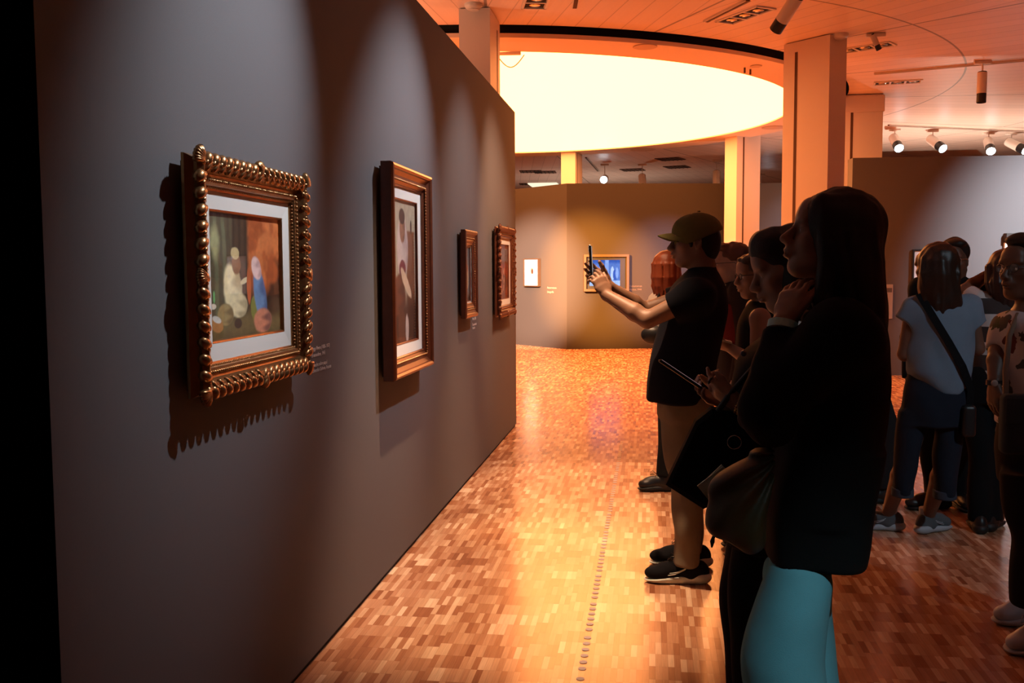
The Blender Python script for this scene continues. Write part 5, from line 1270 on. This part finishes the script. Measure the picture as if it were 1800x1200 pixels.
# ---- woman seen from behind: pale blue shirt, rolled jeans, cross-body strap
Y8 = 5.45; X8 = lambda x, y, Y=Y8: onY(x, y, Y)
bx = X8(1645, 700)[0]
J = std(bx, Y8, 1.63, R_(98), .12)
J['head'] = X8(1643, 470); J['hax'] = head_axes(R_(118), R_(-6)); J['neck'] = X8(1646, 520)
J['pelvis'] = V(X8(1650, 700)[0], Y8, .86)
J['shL'] = X8(1606, 545); J['shR'] = X8(1702, 538); J['elL'] = X8(1590, 622, Y8+.02); J['elR'] = X8(1718, 612, Y8+.03); J['wrL'] = X8(1618, 605, Y8+.24); J['wrR'] = X8(1690, 590, Y8+.25)
for n_ in 'LR': J['hd'+n_] = dict(d=V(.0, .8, .5), n=J['L']*(-1 if n_ == 'L' else 1), curl=(.5, .7, .4))
aL = onZ(1590, 936, 0); aR = onZ(1656, 940, 0); J['anL'] = V(X8(1585, 895)[0], aL[1]+.05, .09); J['anR'] = V(X8(1658, 895)[0], aR[1]+.05, .09); J['ftL'] = R_(172); J['ftR'] = R_(38)
J['hipL'] = V(X8(1622, 720)[0], Y8, .84); J['hipR'] = V(X8(1682, 720)[0], Y8, .84); J['knL'] = V(X8(1594, 800)[0], Y8, .48); J['knR'] = V(X8(1664, 800)[0], Y8, .48)
e, off = person(J, 'woman seen from behind with long brown hair, pale blue shirt and rolled dark jeans')
T = make_body(J, SK3, e, off, .006, True, .97)
S = SDF(); R = mat3(*J['hax']); S.ell(T(-.025, 0, .045), (.108, .092, .090), R, .02)
S.vloft([(X8(1640, yy)[2], X8((xl+xr)/2, yy)[0], Y8-.02-bb*.2, (X8(xr, yy)[0]-X8(xl, yy)[0])/2, bb) for yy, xl, xr, bb in ((455, 1618, 1672, .09), (480, 1614, 1676, .10), (505, 1610, 1682, .09), (530, 1616, 1688, .075), (550, 1630, 1690, .06), (562, 1642, 1676, .03))], 0, .03)
rs = np.random.RandomState(8)
for i in range(34):
    a0 = rs.uniform(-1.25, 1.25); rr = .088+rs.uniform(-.006, .010); q = []
    for z_, k_ in ((.05, .9), (-.03, 1.), (-.11, .98), (-.19, .9), (-.25-rs.uniform(0, .07), .8)):
        q.append(V(J['head'][0]+.012+rr*k_*math.sin(a0)*1.05+rs.uniform(-.008, .008), J['head'][1]-.02-rr*k_*math.cos(a0)*.95+rs.uniform(-.006, .006), J['head'][2]+z_))
    S.chain(q, [.011, .013, .013, .011, .004], .006)
S.wrinkle(strands(.0028, 140, .1)); S.mesh('hair', mat('chestnut_hair', (.020, .008, .004), .45, bump=.5, bscale=150), .006, e, off)
S = SDF(); S.vloft(px_rows([(514, 1622, 1672, .05), (526, 1600, 1696, .085), (548, 1592, 1712, .11), (590, 1596, 1712, .125), (630, 1594, 1710, .13), (655, 1592, 1708, .135), (676, 1612, 1700, .135), (690, 1635, 1686, .13)], Y8, .12), 0, .03)
S.cone(J['shL'], X8(1589, 566), .066, .056, .03, flat=True); S.cone(J['shR'], X8(1716, 572), .068, .058, .03, flat=True)
S.wrinkle(folds(.006, 19, .7)); o = S.mesh('blue_shirt', cloth('pale_blue_cloth', (.15, .20, .26), .9, .06), .0065, e, off)
S = SDF(); JE = cloth('dark_denim', (.012, .016, .027), .9, .12)
S.vloft(px_rows([(650, 1600, 1706, .11), (690, 1588, 1708, .125), (725, 1582, 1706, .125), (748, 1580, 1704, .12)], Y8, .12), 0, .02)
S.vloft(px_rows([(720, 1580, 1644), (760, 1574, 1625), (800, 1572, 1615), (840, 1569, 1608), (868, 1569, 1604)], Y8, .075), 0, .02)
S.vloft(px_rows([(720, 1640, 1706), (760, 1643, 1694), (800, 1640, 1688), (840, 1641, 1682), (872, 1642, 1679)], Y8, .075), 0, .02)
S.wrinkle(folds(.004, 20, .2)); o = S.mesh('jeans', JE, .0065, e, off)
for xa, xb, yy in ((1567, 1606, 856), (1640, 1681, 860)):
    S = SDF(); S.vloft(px_rows([(yy, xa, xb), (yy+16, xa, xb)], Y8, .07), 0, cap=.006); S.mesh('rolled_cuff', cloth('faded_denim', (.045, .06, .085)), .006, o, off)
SHG = cloth('grey_mesh', (.10, .11, .12)); WS = mat('white_rubber', (.42, .44, .48), .6)
for n_ in 'LR': shoe(J['an'+n_], J['ft'+n_], SHG, WS, e, off, .25, sock=cloth('white_sock', (.45, .47, .52)), stripe=WS)
c = X8(1700, 735, Y8-.09); e2 = empty('crossbody_bag', c, 'black cross-body bag at the hip of the woman in the pale blue shirt', 'bag')
b = MB(); b.path([X8(1618, 520, Y8-.07), X8(1640, 560, Y8-.115), X8(1668, 602, Y8-.135), X8(1692, 645, Y8-.135), X8(1706, 690, Y8-.08), c+V(0, 0, .05)], .0, 4) if False else None
pts = [X8(1616, 516, Y8-.06), X8(1640, 556, Y8-.118), X8(1667, 600, Y8-.142), X8(1692, 644, Y8-.145), X8(1707, 684, Y8-.11), c+V(0.01, 0, .06)]
vs = []
for i, q in enumerate(pts):
    dd = unit(pts[min(i+1, 5)]-pts[max(i-1, 0)]); sd = unit(np.cross(dd, (0, 1, 0))); vs += [q-sd*.019-V(0, .002, 0), q+sd*.019-V(0, .002, 0), q+sd*.019+V(0, .002, 0), q-sd*.019+V(0, .002, 0)]
b.add(vs, [(i*4+k, i*4+(k+1) % 4, (i+1)*4+(k+1) % 4, (i+1)*4+k) for i in range(5) for k in range(4)]); b.build('strap', BLK, e2, c)
S = SDF(); S.box(c+V(.0, 0, -.01), (.035, .05, .085), None, .02); S.mesh('bag_body', LEA, .006, e2, c)

# ---- dark-haired man facing us behind her
Y9 = 6.3; X9 = lambda x, y, Y=Y9: onY(x, y, Y)
J = std(X9(1668, 700)[0], Y9, 1.70, R_(-105), .12)
J['head'] = X9(1676, 458); J['hax'] = head_axes(R_(-112), R_(-2)); J['neck'] = X9(1680, 500)
a9 = onZ(1630, 890, 0); J['anL'] = V(X9(1690, 880)[0], Y9+.1, .08); J['anR'] = V(X9(1648, 880)[0], Y9+.02, .08); J['ftR'] = R_(-165); J['ftL'] = R_(-80)
e, off = person(J, 'dark-haired man in black with thin glasses facing the camera behind the blue-shirt woman')
T = make_body(J, SK3, e, off, .0065, False, 1.0); glasses(T, 1, MT['chrome'], e, off)
S = SDF(); R = mat3(*J['hax']); S.ell(T(-.025, 0, .055), (.105, .088, .088), R, .02); S.ell(T(.05, .02, .105), (.05, .06, .03), R, .02); S.ell(T(.10, 0, -.06), (.07, .10, .13), R, .01, 's'); S.wrinkle(strands(.003, 80)); S.mesh('hair', HAIRB2, .0065, e, off)
S = SDF(); torso_top(J, S, .84, (.195, .14), sh=.08)
for n_ in 'LR': S.cone(J['sh'+n_], J['el'+n_], .068, .058, .03); S.cone(J['el'+n_], J['wr'+n_], .055, .045, .03, flat=True)
S.cone(J['neck']+V(0, 0, .01), J['neck']+V(0, 0, -.04), .068, .075, .02); S.wrinkle(folds(.004, 15)); S.mesh('black_shirt', BLK, .009, e, off); trousers(J, BLK, e, off, .010, (.10, .078, .07), .06)
for n_ in 'LR': shoe(J['an'+n_], J['ft'+n_], LEA, RUBK, e, off, .28)

# ---- visitor in the striped shirt, from behind, photographing
YA = 5.8; XA = lambda x, y, Y=YA: onY(x, y, Y)
J = std(XA(1742, 700)[0], YA, 1.60, R_(75), .06)
J['head'] = XA(1768, 478); J['hax'] = head_axes(R_(60), 0); J['neck'] = XA(1758, 516)
J['shL'] = XA(1722, 528); J['shR'] = XA(1786, 530); J['elL'] = XA(1697, 510, YA+.10); J['wrL'] = XA(1745, 476, YA+.20); J['hdL'] = dict(d=V(.9, .25, .05), n=V(.1, -.2, -.9), curl=(.5, .7, .5))
J['elR'] = XA(1815, 540, YA+.1); J['wrR'] = XA(1800, 480, YA+.2); J['hdR'] = dict(d=V(-.8, .2, .3), n=V(0, -.9, 0), curl=(.5, .7, .5))
J['anL'] = V(XA(1722, 900)[0], YA, .08); J['anR'] = V(XA(1748, 900)[0], YA+.05, .08); J['knL'] = V(XA(1724, 800)[0], YA, .46); J['knR'] = V(XA(1752, 800)[0], YA+.02, .46)
e, off = person(J, 'visitor from behind in a broad black-and-white striped shirt raising an arm to photograph')
T = make_body(J, SK3, e, off, .0065, True, .95)
S = SDF(); R = mat3(*J['hax']); S.ell(T(-.025, 0, .045), (.104, .088, .088), R, .02); S.vloft([(J['head'][2], *J['head'][:2], .09, .09), (J['head'][2]-.14, J['head'][0]+.01, J['head'][1]-.02, .095, .08), (J['head'][2]-.30, J['head'][0]+.03, J['head'][1]-.03, .06, .05)], 0, .03); locks(S, J['head'], J['hax'][0], 34, .090, .30, 6, spread=.7); S.ell(T(.1, 0, -.05), (.07, .08, .1), R, .01, 's'); S.wrinkle(strands(.002, 140)); S.mesh('hair', mat('dark_red_hair', (.030, .009, .006), .45), .0065, e, off)
def stripe_mat():
    m, N, L, b = nt('broad_striped_cloth'); ge = N.new('ShaderNodeNewGeometry'); sp = N.new('ShaderNodeSeparateXYZ'); L.new(ge.outputs['Position'], sp.inputs[0])
    f = math_node(N, L, 'FRACT', math_node(N, L, 'DIVIDE', math_node(N, L, 'SUBTRACT', sp.outputs[2], .868), .158)); g = math_node(N, L, 'LESS_THAN', f, .45)
    mx = N.new('ShaderNodeMixRGB'); mx.inputs[1].default_value = (.035, .025, .024, 1); mx.inputs[2].default_value = (.50, .47, .46, 1); L.new(g, mx.inputs[0]); L.new(mx.outputs[0], b.inputs['Base Color']); b.inputs['Roughness'].default_value = .9; return m
S = SDF(); S.vloft(px_rows([(514, 1742, 1776, .05), (524, 1722, 1790, .08), (548, 1710, 1792, .11), (600, 1708, 1778, .12), (668, 1706, 1772, .125)], YA, .12), 0, .03)
for n_ in 'LR': c = J['sh'+n_]+(J['el'+n_]-J['sh'+n_])*.7; S.cone(J['sh'+n_], c, .056, .05, .03, flat=True)
S.wrinkle(folds(.003, 15)); S.mesh('striped_shirt', stripe_mat(), .007, e, off)
trousers(J, BLK, e, off, .009, (.095, .070, .062), .06, hips=(.175, .13))
for n_ in 'LR': shoe(J['an'+n_], R_(80 if n_ == 'L' else 60), LEA, RUBK, e, off, .25)
pc = XA(1769, 470, YA+.24); ph = empty('smartphone', pc, 'smartphone with a bright screen raised before the striped-shirt visitor', 'phone')
b = MB(); b.box(pc, (.075, .0045, .037), V(1, 0, 0), V(0, 1, 0), V(0, 0, 1), bev=.003); b.build('phone_body', mat('phone_dark_2', (.01, .01, .012), .25), ph, pc); b = MB(); b.box(pc-V(0, .005, 0), (.07, .0004, .033)); b.build('phone_screen', emis('phone_view_2', (.9, .9, 1.), .8), ph, pc)

# ---- person at the right edge in the flowered shirt
YC = 4.15; XC = lambda x, y, Y=YC: onY(x, y, Y)
J = std(XC(1806, 700)[0], YC, 1.62, R_(-165), .10)
J['head'] = XC(1805, 474); J['hax'] = head_axes(R_(-152), R_(2)); J['neck'] = XC(1812, 540)
J['pelvis'] = V(XC(1815, 760)[0], YC, .86)
J['shL'] = XC(1838, 580, YC-.12); J['shR'] = XC(1772, 575, YC+.10); J['elR'] = XC(1757, 640, YC+.06); J['wrR'] = XC(1748, 672, YC-.06); J['elR'] = XC(1755, 618, YC+.02)
J['hdR'] = dict(d=V(-.06, 0, -1), n=V(.9, .2, 0), curl=(.25, .4, .3)); J['elL'] = XC(1850, 660, YC-.15); J['wrL'] = XC(1845, 740, YC-.15)
J['anL'] = V(XC(1812, 1080)[0], 4.02, .09); J['anR'] = V(XC(1850, 1060)[0], 4.3, .09); J['knL'] = V(XC(1812, 930)[0], YC-.08, .48); J['knR'] = V(XC(1840, 930)[0], YC+.1, .48); J['ftL'] = R_(-150)
e, off = person(J, 'person in a flowered white shirt with a grey bag, cut by the right edge')
T = make_body(J, SK3, e, off, .006, True, 1.0); glasses(T, 1, MT['black_metal'], e, off); add_brows(T, 1, e, off, HAIRB)
S = SDF(); R = mat3(*J['hax']); S.ell(T(-.030, 0, .055), (.108, .092, .092), R, .02); S.ell(T(.045, 0, .115), (.05, .065, .03), R, .02); S.ell(T(-.05, 0, -.04), (.07, .086, .08), R, .02); S.ell(T(.095, 0, -.045), (.07, .09, .12), R, .01, 's'); S.wrinkle(strands(.003, 80)); S.mesh('hair', HAIRB, .006, e, off)
def flower_mat():
    m, N, L, b = nt('flowered_cloth'); tc = N.new('ShaderNodeTexCoord'); v = N.new('ShaderNodeTexVoronoi'); v.inputs['Scale'].default_value = 11; ns = N.new('ShaderNodeTexNoise'); ns.inputs['Scale'].default_value = 22; L.new(tc.outputs['Object'], ns.inputs['Vector'])
    mp = N.new('ShaderNodeVectorMath'); mp.operation = 'MULTIPLY_ADD'; L.new(ns.outputs['Color'], mp.inputs[0]); mp.inputs[1].default_value = (.07, .07, .07); L.new(tc.outputs['Object'], mp.inputs[2]); L.new(mp.outputs[0], v.inputs['Vector'])
    r = N.new('ShaderNodeValToRGB'); r.color_ramp.interpolation = 'CONSTANT'; E_ = r.color_ramp.elements; E_[0].color = (.10, .02, .015, 1); E_[0].position = 0; E_[1].position = .75; E_[1].color = (.03, .05, .025, 1); q = E_.new(.3); q.color = (.05, .05, .05, 1); q = E_.new(.5); q.color = (.22, .06, .05, 1)
    sx = N.new('ShaderNodeSeparateColor'); L.new(v.outputs['Color'], sx.inputs[0]); L.new(sx.outputs[0], r.inputs[0]); g = math_node(N, L, 'LESS_THAN', v.outputs['Distance'], .42)
    mx = N.new('ShaderNodeMixRGB'); mx.inputs[1].default_value = (.46, .45, .47, 1); L.new(g, mx.inputs[0]); L.new(r.outputs[0], mx.inputs[2]); L.new(mx.outputs[0], b.inputs['Base Color']); b.inputs['Roughness'].default_value = .9; return m
S = SDF(); S.vloft(px_rows([(540, 1786, 1836, .06), (556, 1765, 1850, .12), (590, 1758, 1862, .17), (640, 1760, 1866, .18), (700, 1762, 1868, .18), (750, 1762, 1868, .185)], YC, .15), R_(15), .03)
for n_ in 'LR': c = J['sh'+n_]+(J['el'+n_]-J['sh'+n_])*.95; S.cone(J['sh'+n_], c, .066, .052, .03, flat=True)
S.wrinkle(folds(.004, 15)); sh_ = S.mesh('flowered_shirt', flower_mat(), .007, e, off)
b = MB(); b.tube(J['wrR']+V(0, 0, .010), J['wrR']+V(0, 0, -.010), .031, n=20); wo = b.build('watch', MT['black_metal'], e, off); b = MB(); b.ell(J['wrR']+V(-.01, -.031, 0), (.014, .005, .014)); b.build('watch_face', mat('watch_glass', (.5, .4, .35), .2), wo, off)
S = SDF(); S.vloft(px_rows([(740, 1762, 1868, .16), (790, 1756, 1870, .165), (850, 1762, 1870, .16)], YC, .15), R_(15), .02)
S.vloft(px_rows([(830, 1756, 1850), (900, 1764, 1850), (950, 1780, 1850), (1000, 1778, 1848), (1050, 1776, 1846), (1062, 1776, 1846)], YC-.10, .09), 0, .03); S.vloft(px_rows([(830, 1790, 1880), (950, 1800, 1880), (1040, 1810, 1880)], YC+.12, .09), 0, .03)
S.wrinkle(folds(.004, 15)); S.mesh('trousers', BLK, .008, e, off)
for n_ in 'LR': shoe(J['an'+n_], J['ft'+n_], mat('white_leather', (.44, .46, .50), .5), WS, e, off, .25, lace=WS)
c = XC(1800, 745, YC-.26); e2 = empty('crossbody_bag', c, 'slate grey flat bag hanging before the flowered shirt at the right edge', 'bag')
S = SDF(); S.box(c+V(.02, 0, 0), (.105, .035, .115), None, .022); S.mesh('bag_body', cloth('slate_nylon', (.035, .048, .058)), .006, e2, c)
b = MB(); b.box(c+V(.02, -.036, .055), (.10, .004, .05), bev=.003); b.build('front_flap', cloth('slate_nylon_2', (.04, .055, .066)), e2, c); b = MB(); b.box(c+V(.05, -.037, -.05), (.02, .002, .013)); b.build('maker_patch', BLK, e2, c)
b = MB(); b.path([XC(1768, 700, YC-.22), XC(1768, 650, YC-.20), XC(1774, 590, YC-.10), XC(1790, 552, YC-.04)], .011, 6); b.build('strap', cloth('tan_strap', (.20, .14, .10)), e2, c)
